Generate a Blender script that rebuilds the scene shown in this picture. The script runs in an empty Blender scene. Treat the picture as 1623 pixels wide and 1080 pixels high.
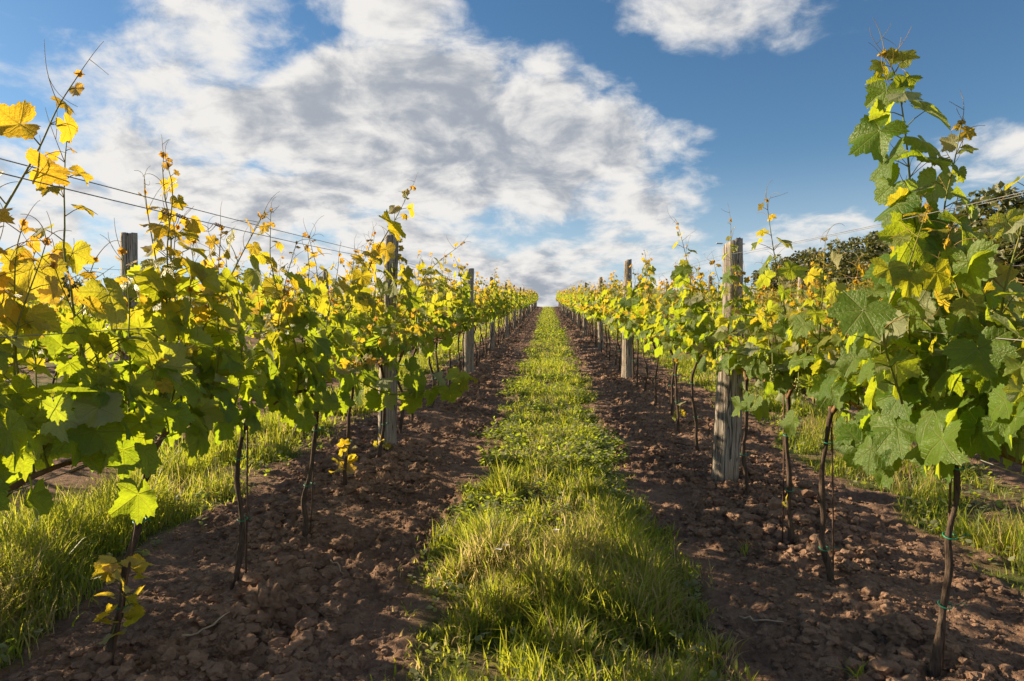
import bpy, math, random
import numpy as np
from mathutils import Vector, Matrix, Euler

# ------------------------------------------------------------------ camera, world, sun
SC = bpy.context.scene
COL = SC.collection
F = 1082.0                                  # focal length in photo pixels (1623 wide)
CAM_H = 1.2
YAW = math.radians(3.0)                     # looks a little left of the row direction
PITCH = math.radians(1.5)
cam_d = bpy.data.cameras.new("camera")
cam_d.sensor_width = 36.0
cam_d.lens = 24.0
cam_d.clip_start = 0.02
cam_d.clip_end = 5000
cam = bpy.data.objects.new("camera", cam_d)
COL.objects.link(cam)
cam.location = (0, 0, CAM_H)
cam.rotation_euler = (math.radians(90) + PITCH, 0, YAW)
SC.camera = cam

SUN_AZ = math.radians(-72)                  # left of the row direction (+Y)
SUN_EL = math.radians(21.5)
SUN_DIR = Vector((math.sin(SUN_AZ) * math.cos(SUN_EL), math.cos(SUN_AZ) * math.cos(SUN_EL), math.sin(SUN_EL)))
sun_d = bpy.data.lights.new("sun", 'SUN')
sun_d.energy = 5.0
sun_d.angle = math.radians(0.5)
sun_d.color = (1.0, 0.80, 0.52)
sun = bpy.data.objects.new("sun", sun_d)
COL.objects.link(sun)
sun.rotation_euler = (-SUN_DIR).to_track_quat('-Z', 'Y').to_euler()
sun.location = SUN_DIR * 50

SC.view_settings.view_transform = 'Standard'
SC.view_settings.look = 'None'
SC.view_settings.exposure = 1.4
SC.view_settings.gamma = 1.0
SC.cycles.max_bounces = 8
SC.cycles.transparent_max_bounces = 8
SC.cycles.sample_clamp_indirect = 6.0


class NT:
    """small helper to write node graphs as expressions"""
    def __init__(s, tree):
        s.t = tree

    def n(s, kind, **kw):
        nd = s.t.nodes.new(kind)
        for k, v in kw.items():
            setattr(nd, k, v)
        return nd

    def put(s, sock, v):
        if isinstance(v, bpy.types.NodeSocket):
            s.t.links.new(v, sock)
        elif v is not None:
            sock.default_value = v

    def m(s, op, a, b=None, c=None, clamp=False):
        nd = s.n('ShaderNodeMath', operation=op, use_clamp=clamp)
        s.put(nd.inputs[0], a)
        if b is not None: s.put(nd.inputs[1], b)
        if c is not None: s.put(nd.inputs[2], c)
        return nd.outputs[0]

    def mr(s, v, a, b, c=0.0, d=1.0, smooth=True):
        nd = s.n('ShaderNodeMapRange', interpolation_type='SMOOTHSTEP' if smooth else 'LINEAR')
        s.put(nd.inputs[0], v)
        for i, x in enumerate((a, b, c, d)):
            s.put(nd.inputs[1 + i], x)
        return nd.outputs[0]

    def mix(s, f, a, b, blend='MIX'):
        nd = s.n('ShaderNodeMix', data_type='RGBA', blend_type=blend)
        s.put(nd.inputs[0], f)
        s.put(nd.inputs[6], a if isinstance(a, bpy.types.NodeSocket) else (*a, 1))
        s.put(nd.inputs[7], b if isinstance(b, bpy.types.NodeSocket) else (*b, 1))
        return nd.outputs[2]

    def noise(s, vec, scale, detail=4, rough=0.55, dist=0.0, out=0):
        nd = s.n('ShaderNodeTexNoise')
        s.put(nd.inputs['Vector'], vec)
        nd.inputs['Scale'].default_value = scale
        nd.inputs['Detail'].default_value = detail
        nd.inputs['Roughness'].default_value = rough
        nd.inputs['Distortion'].default_value = dist
        return nd.outputs[out]


# ---- world: Nishita sky with procedural clouds that live in the sky's own directions
W = bpy.data.worlds.new("World")
SC.world = W
W.use_nodes = True
wt = W.node_tree
wt.nodes.clear()
g = NT(wt)
out = g.n('ShaderNodeOutputWorld')
sky = g.n('ShaderNodeTexSky', sky_type='NISHITA')
sky.sun_disc = False
sky.sun_elevation = SUN_EL
sky.sun_rotation = SUN_AZ
sky.altitude = 300
sky.air_density = 1.0
sky.dust_density = 0.15
sky.ozone_density = 1.0
hs = g.n('ShaderNodeHueSaturation')
hs.inputs['Saturation'].default_value = 1.27
hs.inputs['Value'].default_value = 0.92
g.put(hs.inputs['Color'], sky.outputs[0])
bg_sky = g.n('ShaderNodeBackground')
g.put(bg_sky.inputs[0], hs.outputs[0])
bg_sky.inputs[1].default_value = 0.052
tc = g.n('ShaderNodeTexCoord')
sep = g.n('ShaderNodeSeparateXYZ')
g.put(sep.inputs[0], tc.outputs['Generated'])
dx, dy, dz = sep.outputs
az = g.m('MULTIPLY', g.m('ARCTAN2', dx, dy), 57.2958)
el = g.m('MULTIPLY', g.m('ARCSINE', dz), 57.2958)
den = g.m('ADD', g.m('MAXIMUM', dz, 0.0), 0.30)
cmb = g.n('ShaderNodeCombineXYZ')
g.put(cmb.inputs[0], g.m('DIVIDE', dx, den))
g.put(cmb.inputs[1], g.m('DIVIDE', dy, den))
cmb.inputs[2].default_value = 3.7
q = cmb.outputs[0]


def lobe(a0, e0, ra, re, soft, tilt=0.0):
    a = g.m('SUBTRACT', az, a0)
    e = g.m('SUBTRACT', g.m('SUBTRACT', el, e0), g.m('MULTIPLY', a, tilt))
    d = g.m('SQRT', g.m('ADD', g.m('POWER', g.m('ABSOLUTE', g.m('DIVIDE', a, ra)), 2.0),
                        g.m('POWER', g.m('ABSOLUTE', g.m('DIVIDE', e, re)), 2.0)))
    return g.mr(d, 1.0 + soft, 1.0 - soft)


def vadd(a, off):
    nd = g.n('ShaderNodeVectorMath', operation='ADD')
    g.put(nd.inputs[0], a)
    nd.inputs[1].default_value = off
    return nd.outputs[0]


mask = lobe(-9, 10, 25.0, 17.5, 0.30)
for L, k_ in ((lobe(16.0, 26.0, 14.5, 3.4, 0.9, -0.14), 0.93), (lobe(19, 9.5, 10, 2.4, 0.8), 0.74), (lobe(33, 14.5, 7, 2.6, 0.9), 0.80), (lobe(-27, 29, 14, 8, 0.6), 0.95), (lobe(-12, 27, 8, 4, 0.6), 0.85),
              (lobe(-36, 13, 27, 18.5, 0.4), 0.80), (lobe(-75, 20, 26, 30, 0.4), 1.0), (lobe(60, 40, 30, 12, 0.5), 0.8), (lobe(150, 30, 70, 25, 0.5), 0.9)):
    mask = g.m('MAXIMUM', mask, g.m('MULTIPLY', L, k_))
for L, k_ in ((lobe(-39, 24, 5.0, 3.0, 0.7), 0.45), (lobe(-22, 25.5, 3.0, 3.4, 0.8), 0.40), (lobe(-24, 14.5, 5.5, 1.6, 0.8), 0.28), (lobe(-4, 11, 5, 1.2, 0.8), 0.22),
              (lobe(-3, 28.5, 4.0, 2.0, 0.8), 0.35)):
    mask = g.m('SUBTRACT', mask, g.m('MULTIPLY', L, k_))
warp = g.noise(q, 2.4, 3, 0.5, out=1)
vm = g.n('ShaderNodeVectorMath', operation='MULTIPLY_ADD')
g.put(vm.inputs[0], warp)
vm.inputs[1].default_value = (0.20, 0.20, 0.20)
g.put(vm.inputs[2], q)
qq = vm.outputs[0]


def cloud_noise(p):
    big = g.noise(p, 2.2, 3, 0.5, 0.0)
    small = g.noise(p, 7.5, 11, 0.58, 0.1)
    return g.m('ADD', g.m('MULTIPLY', g.m('SUBTRACT', big, 0.5), 1.25), g.m('MULTIPLY', g.m('SUBTRACT', small, 0.5), 1.15))


c0 = cloud_noise(qq)
c1 = cloud_noise(vadd(qq, (-0.045, 0.025, 0.0)))
v = g.m('ADD', c0, g.m('MULTIPLY', g.m('SUBTRACT', mask, 0.60), 1.0))
dens = g.mr(v, -0.02, 0.38)
thick = g.mr(g.m('ADD', g.m('MULTIPLY', v, 0.75), 0.06), 0.12, 0.86)
lit = g.m('MULTIPLY', g.m('SUBTRACT', c0, c1), 2.3)
shade = g.m('ADD', g.m('SUBTRACT', 0.92, g.m('MULTIPLY', thick, 1.0)), lit, clamp=True)
shade = g.mr(shade, 0.0, 1.0, 0.0, 1.0)
west = g.mr(az, 10.0, -40.0, 0.0, 0.45)
shade = g.m('ADD', shade, g.m('MULTIPLY', west, 0.25), clamp=True)
ccol = g.mix(shade, (0.40, 0.445, 0.52), (1.0, 0.975, 0.94))
# pale thin veil low over the horizon
veil = g.m('MULTIPLY', g.mr(el, 17.0, 3.0, 0.0, 0.75), g.mr(az, 60, -10, 0.75, 1.0))
bg_c = g.n('ShaderNodeBackground')
g.put(bg_c.inputs[0], ccol)
bg_c.inputs[1].default_value = 0.335
bg_v = g.n('ShaderNodeBackground')
bg_v.inputs[0].default_value = (0.72, 0.88, 1.0, 1)
bg_v.inputs[1].default_value = 0.31
mv = g.n('ShaderNodeMixShader')
g.put(mv.inputs[0], veil)
g.put(mv.inputs[1], bg_sky.outputs[0])
g.put(mv.inputs[2], bg_v.outputs[0])
mx = g.n('ShaderNodeMixShader')
g.put(mx.inputs[0], dens)
g.put(mx.inputs[1], mv.outputs[0])
g.put(mx.inputs[2], bg_c.outputs[0])
g.put(out.inputs[0], mx.outputs[0])

# ------------------------------------------------------------------ pixel helper: real 3-D points at a known depth
CR = Euler(cam.rotation_euler).to_matrix()


def ray(px, py):
    return CR @ Vector(((px - 811.5) / F, (540 - py) / F, -1.0))


def at_y(px, py, y):
    d = ray(px, py)
    return np.array(Vector((0, 0, CAM_H)) + d * (y / d.y))


# ------------------------------------------------------------------ terrain functions
ROW_L, ROW_R, GAP = -1.24, 1.18, 2.42
SLOPE = math.tan(PITCH + math.atan(65 / F))
STRIP = 0.04


def hsh(ix, iy, s):
    h = (ix.astype(np.int64) * 374761393 + iy.astype(np.int64) * 668265263 + s * 1442695041) & 0xFFFFFFFF
    h = ((h ^ (h >> 13)) * 1274126177) & 0xFFFFFFFF
    h = ((h ^ (h >> 16)) * 2246822519) & 0xFFFFFFFF
    return ((h ^ (h >> 15)) & 0xFFFFFF) / float(0xFFFFFF)


def vnoise(x, y, s=0):
    ix, iy = np.floor(x), np.floor(y)
    fx, fy = x - ix, y - iy
    fx = fx * fx * (3 - 2 * fx); fy = fy * fy * (3 - 2 * fy)
    a = hsh(ix, iy, s); b = hsh(ix + 1, iy, s); c = hsh(ix, iy + 1, s); d = hsh(ix + 1, iy + 1, s)
    return (a * (1 - fx) + b * fx) * (1 - fy) + (c * (1 - fx) + d * fx) * fy - 0.5


def fbm(x, y, s=0, o=4, r=0.5):
    t, amp = 0, 1.0
    for i in range(o):
        t = t + amp * vnoise(x, y, s + i * 17)
        x = x * 2.03 + 11.3; y = y * 2.03 + 5.7; amp *= r
    return t


def row_off(x):                      # signed distance to the nearest vine row
    return (x - ROW_L + GAP / 2) % GAP - GAP / 2


def strip_off(x):
    return (x - STRIP + GAP / 2) % GAP - GAP / 2


def base_z(x, y):
    x = np.asarray(x, float); y = np.asarray(y, float)
    z = SLOPE * y + 0.37 * (np.clip(y, 0, 200) / 75) ** 2
    over = np.clip(y - 76, 0, None)
    z = z - 0.012 * over ** 2 / (1 + over * 0.02) - 0.06 * over
    z = z + 0.055 * np.exp(-(row_off(x) / 0.36) ** 2) * (np.abs(x) < 60)
    z = z + 0.02 * fbm(x * 0.7, y * 0.7, 5, 2)
    return z


def strip_half(x, y):
    return 0.50 + np.where((strip_off(x) < 0) & (np.abs(x) < 1.2), 0.05, 0.0) * np.clip((3.6 - y) / 1.2, 0, 1) + 0.13 * fbm(y * 5.1, np.round((x - STRIP) / GAP) * 5 + (strip_off(x) > 0) * 2.3, 33, 2) + 0.20 * fbm(y * 1.6, np.round((x - STRIP) / GAP) * 9 + (strip_off(x) > 0) * 3.3, 31, 3)


def grassiness(x, y):
    return np.clip((strip_half(x, y) - np.abs(strip_off(x))) / 0.10 + 0.5, 0, 1) * np.clip(1.15 + 3.0 * fbm(x * 2.6, y * 2.6, 41, 3) + np.clip(3.2 - y, 0, 1), 0.15, 1)


def soil_z(x, y):
    gr = grassiness(x, y)
    ro = np.abs(row_off(x) + 0.05 * fbm(x * .8, y * 1.1, 23, 2))
    track = np.clip((ro - 0.40) / 0.10, 0, 1) * (0.55 + 0.5 * np.clip(0.5 + 1.6 * fbm(x * 1.4, y * 0.9, 29, 2), 0, 1))
    w = ((1 - gr) * 0.9 + 0.1) * (1 - 0.40 * np.clip(track, 0, 1)) * np.clip(0.75 + 1.1 * fbm(x * 1.9, y * 1.9, 37, 2), 0.3, 1.5)
    b = (0.30 - np.abs(fbm(x * 5, y * 5, 3, 4, 0.62))) * 0.045
    lump = fbm(x * 15, y * 15, 8, 4, 0.75) * 0.052
    fur = np.sin((row_off(x) + 0.06 * fbm(x, y * 1.3, 61, 2)) * 16) * 0.012
    return base_z(x, y) + w * (b + lump + fur - 0.012) - 0.02 * gr


# ------------------------------------------------------------------ mesh helpers
def np_mesh(name, V, polys, mats, attrs=None, smooth=True, midx=None):
    V = np.asarray(V, np.float32)
    me = bpy.data.meshes.new(name)
    me.vertices.add(len(V))
    me.vertices.foreach_set('co', V.ravel())
    polys = [np.asarray(p, np.int32) for p in polys if len(p)]
    loops = np.concatenate([p.ravel() for p in polys])
    sizes = np.concatenate([np.full(len(p), p.shape[1], np.int32) for p in polys])
    me.loops.add(len(loops))
    me.loops.foreach_set('vertex_index', loops)
    me.polygons.add(len(sizes))
    st = np.zeros(len(sizes), np.int32); st[1:] = np.cumsum(sizes)[:-1]
    me.polygons.foreach_set('loop_start', st)
    me.polygons.foreach_set('loop_total', sizes)
    me.polygons.foreach_set('use_smooth', np.full(len(sizes), smooth, bool))
    for m in (mats if isinstance(mats, (list, tuple)) else [mats]):
        me.materials.append(m)
    if midx is not None:
        me.polygons.foreach_set('material_index', np.asarray(midx, np.int32))
    for k, a in (attrs or {}).items():
        a = np.asarray(a, np.float32)
        at = me.attributes.new(k, 'FLOAT_VECTOR', 'POINT')
        at.data.foreach_set('vector', a.ravel())
    me.update(calc_edges=True)
    return me


def link(name, data, parent=None, loc=None):
    o = bpy.data.objects.new(name, data)
    COL.objects.link(o)
    if parent is not None: o.parent = parent
    if loc is not None: o.location = loc
    return o


def tag(o, label, cat, group=None, kind=None):
    if label: o['label'] = label
    if cat: o['category'] = cat
    if group: o['group'] = group
    if kind: o['kind'] = kind
    return o


def smooth_path(P, per=5):
    P = np.asarray(P, float)
    if len(P) < 3:
        t = np.linspace(0, 1, per + 1)[:, None]
        return P[0] * (1 - t) + P[-1] * t
    Q = np.vstack([2 * P[0] - P[1], P, 2 * P[-1] - P[-2]])
    out = []
    for i in range(1, len(Q) - 2):
        t = np.linspace(0, 1, per, endpoint=False)[:, None]
        a, b, c, d = Q[i - 1], Q[i], Q[i + 1], Q[i + 2]
        out.append(0.5 * (2 * b + (c - a) * t + (2 * a - 5 * b + 4 * c - d) * t ** 2 + (3 * b - a - 3 * c + d) * t ** 3))
    out.append(P[-1][None])
    return np.vstack(out)


class Tubes:
    """collects tubes; each ring may be roughened"""
    def __init__(s):
        s.V, s.Q, s.T, s.n = [], [], [], 0

    def add(s, P, R, k=6, rough=0.0, rng=None, caps=True):
        P = np.asarray(P, float); m = len(P)
        R = np.broadcast_to(np.asarray(R, float), (m,)) if np.ndim(R) else np.full(m, R)
        d = np.gradient(P, axis=0)
        d /= np.linalg.norm(d, axis=1, keepdims=True) + 1e-9
        ref = np.array([0, 0, 1.0]) if abs(d[m // 2][2]) < 0.8 else np.array([1.0, 0, 0])
        u = np.cross(d, ref); u /= np.linalg.norm(u, axis=1, keepdims=True) + 1e-9
        w = np.cross(d, u)
        a = np.linspace(0, 2 * np.pi, k, endpoint=False)
        rr = R[:, None] * np.ones((m, k))
        if rough and rng is not None:
            rr = rr * (1 + rough * (rng.random((m, k)) - 0.5) + rough * (rng.random((1, k)) - 0.5))
        V = P[:, None] + rr[..., None] * (np.cos(a)[None, :, None] * u[:, None] + np.sin(a)[None, :, None] * w[:, None])
        idx = np.arange(m * k).reshape(m, k) + s.n
        nx = np.roll(idx, -1, axis=1)
        s.Q.append(np.stack([idx[:-1], nx[:-1], nx[1:], idx[1:]], -1).reshape(-1, 4))
        s.V.append(V.reshape(-1, 3)); s.n += m * k
        if caps:
            for ring, c, fl in ((idx[0], P[0], 1), (idx[-1], P[-1], 0)):
                s.V.append(c[None]); ci = s.n; s.n += 1
                r2 = np.roll(ring, -1)
                t = np.stack([ring, r2, np.full(k, ci)], -1)
                s.T.append(t[:, ::-1] if fl else t)

    def mesh(s, name, mat):
        return np_mesh(name, np.vstack(s.V), [np.vstack(s.Q)] + ([np.vstack(s.T)] if s.T else []), mat)


# ------------------------------------------------------------------ materials
def new_mat(name):
    m = bpy.data.materials.new(name)
    m.use_nodes = True
    m.node_tree.nodes.clear()
    g = NT(m.node_tree)
    o = g.n('ShaderNodeOutputMaterial')
    return m, g, o


def attr(g, name):
    a = g.n('ShaderNodeAttribute'); a.attribute_name = name
    s = g.n('ShaderNodeSeparateXYZ'); g.put(s.inputs[0], a.outputs['Vector'])
    return s.outputs


def bump(g, h, strength, dist=0.01):
    b = g.n('ShaderNodeBump')
    b.inputs['Strength'].default_value = strength
    b.inputs['Distance'].default_value = dist
    g.put(b.inputs['Height'], h)
    return b.outputs[0]


def princ(g, col, rough=0.8, normal=None, spec=0.3, metallic=0.0):
    p = g.n('ShaderNodeBsdfPrincipled')
    g.put(p.inputs['Base Color'], col if isinstance(col, bpy.types.NodeSocket) else (*col, 1))
    g.put(p.inputs['Roughness'], rough)
    p.inputs['Specular IOR Level'].default_value = spec
    p.inputs['Metallic'].default_value = metallic
    if normal is not None: g.put(p.inputs['Normal'], normal)
    return p.outputs[0]


def leaf_material(name, mature=((0.050, 0.125, 0.014), (0.115, 0.20, 0.024)), young=(0.24, 0.24, 0.03),
                  bronze=(0.36, 0.19, 0.06), tr_m=(0.34, 0.50, 0.014), tr_y=(0.86, 0.50, 0.028), trans=0.55):
    m, g, o = new_mat(name)
    age, rnd, vig = attr(g, 'leaf')
    lx, ly, lz = attr(g, 'local')
    geo = g.n('ShaderNodeNewGeometry')
    cmbv = g.n('ShaderNodeCombineXYZ')
    g.put(cmbv.inputs[0], g.m('ADD', lx, g.m('MULTIPLY', rnd, 37.0))); g.put(cmbv.inputs[1], ly); g.put(cmbv.inputs[2], rnd)
    loc = cmbv.outputs[0]
    blotch = g.noise(loc, 3.0, 3, 0.6)
    # veins: five main ribs from the stalk
    vein = None
    for deg in (0, 52, -52, 112, -112):
        sx, cx = math.sin(math.radians(deg)), math.cos(math.radians(deg))
        along = g.m('ADD', g.m('MULTIPLY', lx, sx), g.m('MULTIPLY', ly, cx))
        perp = g.m('ABSOLUTE', g.m('SUBTRACT', g.m('MULTIPLY', lx, cx), g.m('MULTIPLY', ly, sx)))
        w = g.m('MULTIPLY', g.mr(perp, 0.030, 0.008), g.mr(along, 0.0, 0.05))
        # side ribs off each main rib
        saw = g.m('PINGPONG', g.m('SUBTRACT', along, g.m('MULTIPLY', perp, 0.9)), 0.085)
        side = g.m('MULTIPLY', g.mr(saw, 0.016, 0.004), g.m('MULTIPLY', g.mr(perp, 0.34, 0.20), g.mr(along, 0.05, 0.12)))
        w = g.m('MAXIMUM', w, g.m('MULTIPLY', side, 0.45))
        vein = w if vein is None else g.m('MAXIMUM', vein, w)
    col = g.mix(rnd, mature[0], mature[1])
    ycol = g.mix(g.mr(age, 0.55, 1.0), young, bronze)
    col = g.mix(g.mr(age, 0.0, 0.75), col, ycol)
    col = g.mix(g.mr(blotch, 0.35, 0.75), col, g.mix(0.5, col, (0.10, 0.13, 0.02)))
    col = g.mix(g.m('MULTIPLY', vein, 0.55), col, (0.22, 0.26, 0.08))
    spot = g.m('MULTIPLY', g.mr(g.noise(loc, 4.2, 4, 0.65), 0.66, 0.72), g.mr(rnd, 0.45, 0.75))
    col = g.mix(g.m('MULTIPLY', spot, 0.7), col, (0.17, 0.095, 0.035))
    under = g.mix(0.60, col, (0.42, 0.41, 0.30))
    col2 = g.mix(geo.outputs['Backfacing'], col, under)
    tcol = g.mix(g.mr(age, 0.0, 0.7), tr_m, tr_y)
    tcol = g.mix(g.mr(age, 0.6, 1.0, 0.0, 0.7), tcol, (0.80, 0.34, 0.06))
    tcol = g.mix(g.m('MULTIPLY', rnd, 0.35), tcol, (0.60, 0.50, 0.02))
    tcol = g.mix(g.m('MULTIPLY', vein, 0.5), tcol, (0.36, 0.30, 0.03))
    tcol = g.mix(g.mr(blotch, 0.3, 0.8, 0.0, 0.35), tcol, (0.34, 0.40, 0.02))
    tcol = g.mix(g.m('MULTIPLY', spot, 0.65), tcol, (0.20, 0.09, 0.015))
    nrm = bump(g, g.m('SUBTRACT', g.noise(loc, 9.0, 3, 0.6), g.m('MULTIPLY', vein, 0.8)), 0.45, 0.012)
    p = princ(g, col2, g.m('ADD', 0.42, g.m('MULTIPLY', geo.outputs['Backfacing'], 0.35)), nrm, 0.35)
    t = g.n('ShaderNodeBsdfTranslucent'); g.put(t.inputs[0], tcol); g.put(t.inputs['Normal'], nrm)
    mx = g.n('ShaderNodeMixShader'); mx.inputs[0].default_value = trans
    g.put(mx.inputs[1], p); g.put(mx.inputs[2], t.outputs[0])
    g.put(o.inputs[0], mx.outputs[0])
    return m


def blade_material(name):
    m, g, o = new_mat(name)
    dry, rnd, h = attr(g, 'leaf')
    col = g.mix(rnd, (0.05, 0.11, 0.012), (0.135, 0.175, 0.024))
    col = g.mix(dry, col, (0.34, 0.25, 0.12))
    tcol = g.mix(dry, g.mix(rnd, (0.40, 0.52, 0.025), (0.68, 0.66, 0.04)), (0.70, 0.55, 0.28))
    p = princ(g, col, 0.5, None, 0.35)
    t = g.n('ShaderNodeBsdfTranslucent'); g.put(t.inputs[0], tcol)
    mx = g.n('ShaderNodeMixShader'); mx.inputs[0].default_value = 0.5
    g.put(mx.inputs[1], p); g.put(mx.inputs[2], t.outputs[0])
    g.put(o.inputs[0], mx.outputs[0])
    return m


def soil_colour(g, pos):
    a = g.noise(pos, 1.3, 4, 0.6)
    b = g.noise(pos, 34.0, 6, 0.7)
    c = g.noise(pos, 7.0, 4, 0.6)
    col = g.mix(g.mr(a, 0.3, 0.7), (0.140, 0.080, 0.054), (0.235, 0.142, 0.098))
    col = g.mix(g.mr(b, 0.35, 0.75), col, (0.29, 0.19, 0.135))
    col = g.mix(g.mr(c, 0.55, 0.30, 0.0, 0.6), col, (0.095, 0.058, 0.042))
    return col, b


def ground_material():
    m, g, o = new_mat("vineyard_soil")
    tc = g.n('ShaderNodeNewGeometry')
    pos = tc.outputs['Position']
    col, b = soil_colour(g, pos)
    gr, far, _ = attr(g, 'zone')
    gcol = g.mix(g.mr(g.noise(pos, 5.0, 5, 0.65), 0.3, 0.7), (0.045, 0.075, 0.014), (0.12, 0.12, 0.04))
    gcol = g.mix(g.mr(g.noise(pos, 2.3, 4, 0.6), 0.52, 0.68), gcol, (0.20, 0.14, 0.08))
    col = g.mix(gr, col, gcol)
    f = g.noise(pos, 60.0, 6, 0.75)
    h2 = g.noise(pos, 18.0, 5, 0.7)
    nrm = bump(g, g.m('ADD', g.m('MULTIPLY', h2, 2.0), f), 0.9, 0.012)
    g.put(o.inputs[0], princ(g, col, 0.95, nrm, 0.12))
    return m


def clod_material():
    m, g, o = new_mat("clod_soil")
    pos = g.n('ShaderNodeNewGeometry').outputs['Position']
    col, b = soil_colour(g, pos)
    nrm = bump(g, g.noise(pos, 75.0, 6, 0.75), 0.9, 0.006)
    g.put(o.inputs[0], princ(g, col, 0.95, nrm, 0.12))
    return m


def wood_material():
    m, g, o = new_mat("weathered_wood")
    tc = g.n('ShaderNodeTexCoord')
    mp = g.n('ShaderNodeMapping'); mp.inputs['Scale'].default_value = (1, 1, 0.045)
    g.put(mp.inputs[0], tc.outputs['Object'])
    oi = g.n('ShaderNodeObjectInfo')
    va = g.n('ShaderNodeVectorMath', operation='ADD'); g.put(va.inputs[0], mp.outputs[0])
    cb = g.n('ShaderNodeCombineXYZ'); g.put(cb.inputs[0], g.m('MULTIPLY', oi.outputs['Random'], 40.0)); g.put(va.inputs[1], cb.outputs[0])
    grain = g.noise(va.outputs[0], 95.0, 5, 0.65, 0.4)
    crack = g.noise(va.outputs[0], 26.0, 3, 0.5, 0.8)
    stain = g.noise(tc.outputs['Object'], 4.5, 5, 0.65)
    col = g.mix(g.mr(grain, 0.3, 0.7), (0.165, 0.14, 0.12), (0.38, 0.335, 0.29))
    col = g.mix(g.mr(stain, 0.45, 0.70, 0, 0.6), col, (0.30, 0.215, 0.15))
    ck = g.mr(g.m('ABSOLUTE', g.m('SUBTRACT', crack, 0.5)), 0.022, 0.004)
    col = g.mix(g.m('MULTIPLY', ck, 0.8), col, (0.035, 0.028, 0.024))
    nrm = bump(g, g.m('SUBTRACT', grain, g.m('MULTIPLY', ck, 1.5)), 0.8, 0.008)
    g.put(o.inputs[0], princ(g, col, 0.85, nrm, 0.2))
    return m


def bark_material(name, a, b, zs=0.12):
    m, g, o = new_mat(name)
    tc = g.n('ShaderNodeTexCoord')
    mp = g.n('ShaderNodeMapping'); mp.inputs['Scale'].default_value = (1, 1, zs)
    g.put(mp.inputs[0], tc.outputs['Object'])
    n = g.noise(mp.outputs[0], 160.0, 5, 0.7, 0.5)
    n2 = g.noise(tc.outputs['Object'], 14.0, 4, 0.6)
    col = g.mix(g.mr(n, 0.3, 0.7), a, b)
    col = g.mix(g.mr(n2, 0.45, 0.75, 0, 0.5), col, tuple(x * 0.5 for x in a))
    g.put(o.inputs[0], princ(g, col, 0.9, bump(g, n, 0.9, 0.006), 0.2))
    return m


def plain_material(name, a, b, rough=0.6, spec=0.3, metallic=0.0, scale=30):
    m, g, o = new_mat(name)
    tc = g.n('ShaderNodeTexCoord')
    n = g.noise(tc.outputs['Object'], scale, 4, 0.6)
    g.put(o.inputs[0], princ(g, g.mix(g.mr(n, 0.3, 0.7), a, b), rough, None, spec, metallic))
    return m


M_LEAF = leaf_material("vine_leaf")
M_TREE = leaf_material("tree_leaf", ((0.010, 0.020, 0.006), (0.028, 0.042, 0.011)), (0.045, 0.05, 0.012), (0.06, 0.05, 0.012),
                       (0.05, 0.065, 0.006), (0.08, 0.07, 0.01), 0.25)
M_BLADE = blade_material("grass_blade")
M_SOIL = ground_material()
M_CLOD = clod_material()
M_WOOD = wood_material()
M_BARK = bark_material("vine_bark", (0.040, 0.027, 0.020), (0.115, 0.080, 0.060))
M_TBARK = bark_material("tree_bark", (0.05, 0.04, 0.03), (0.11, 0.09, 0.07))
M_CANE = bark_material("cane_bark", (0.14, 0.075, 0.035), (0.24, 0.14, 0.07))
M_SHOOT = plain_material("green_shoot", (0.12, 0.16, 0.035), (0.20, 0.17, 0.05), 0.75, 0.12)
M_TENDRIL = plain_material("tendril_skin", (0.22, 0.20, 0.05), (0.30, 0.17, 0.07), 0.75, 0.12)
M_DRY = plain_material("dry_stalk", (0.10, 0.06, 0.04), (0.20, 0.13, 0.09), 0.9, 0.1)
M_WIRE = plain_material("galvanised_wire", (0.22, 0.21, 0.21), (0.42, 0.41, 0.40), 0.42, 0.5, 0.85, 12)
M_ROD = plain_material("rusty_rod", (0.06, 0.035, 0.028), (0.13, 0.075, 0.05), 0.8, 0.3)
M_TIE = plain_material("green_tie", (0.01, 0.16, 0.09), (0.02, 0.24, 0.14), 0.5, 0.4)
M_STRAW = plain_material("straw_twig", (0.30, 0.22, 0.15), (0.42, 0.33, 0.24), 0.9, 0.1)
M_BUD = plain_material("grape_bud", (0.16, 0.20, 0.04), (0.26, 0.27, 0.08), 0.6, 0.3)
M_PETAL = plain_material("white_petal", (0.70, 0.68, 0.62), (0.82, 0.80, 0.76), 0.6, 0.2)

# ------------------------------------------------------------------ leaf batches
RTAB = np.array([(0, 1.0), (12, .90), (25, .73), (33, .74), (42, .88), (52, .97), (63, .86), (78, .68), (88, .70), (100, .80),
                 (112, .82), (128, .72), (146, .66), (160, .52), (171, .30), (180, .10)])


def leaf_template(n, ring, teeth):
    th = np.linspace(-math.pi, math.pi, n, endpoint=False) + math.pi / n
    r = np.interp(np.abs(np.degrees(th)), RTAB[:, 0], RTAB[:, 1])
    if teeth:
        r = r * (1 + teeth * np.where(np.arange(n) % 2 == 0, 1, -1) * (np.abs(th) < 2.9))
    outer = np.stack([np.sin(th) * r, np.cos(th) * r], 1)
    V = [np.zeros((1, 2))]
    tri, quad = [], []
    i = np.arange(n); j = (i + 1) % n
    keep = np.arange(n) != n - 1                      # open sinus at the stalk
    if ring:
        V += [outer * 0.52, outer]
        tri = np.stack([np.zeros(n, int), j + 1, i + 1], 1)[keep]
        quad = np.stack([i + 1, j + 1, j + 1 + n, i + 1 + n], 1)[keep]
    else:
        V += [outer]
        tri = np.stack([np.zeros(n, int), j + 1, i + 1], 1)[keep]
        quad = np.zeros((0, 4), int)
    return np.vstack(V), tri, quad


TPL = {'hi': leaf_template(52, True, 0.055), 'mid': leaf_template(20, True, 0.0), 'far': leaf_template(10, False, 0.0),
       'oval': None, 'tuft': None}
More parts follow.
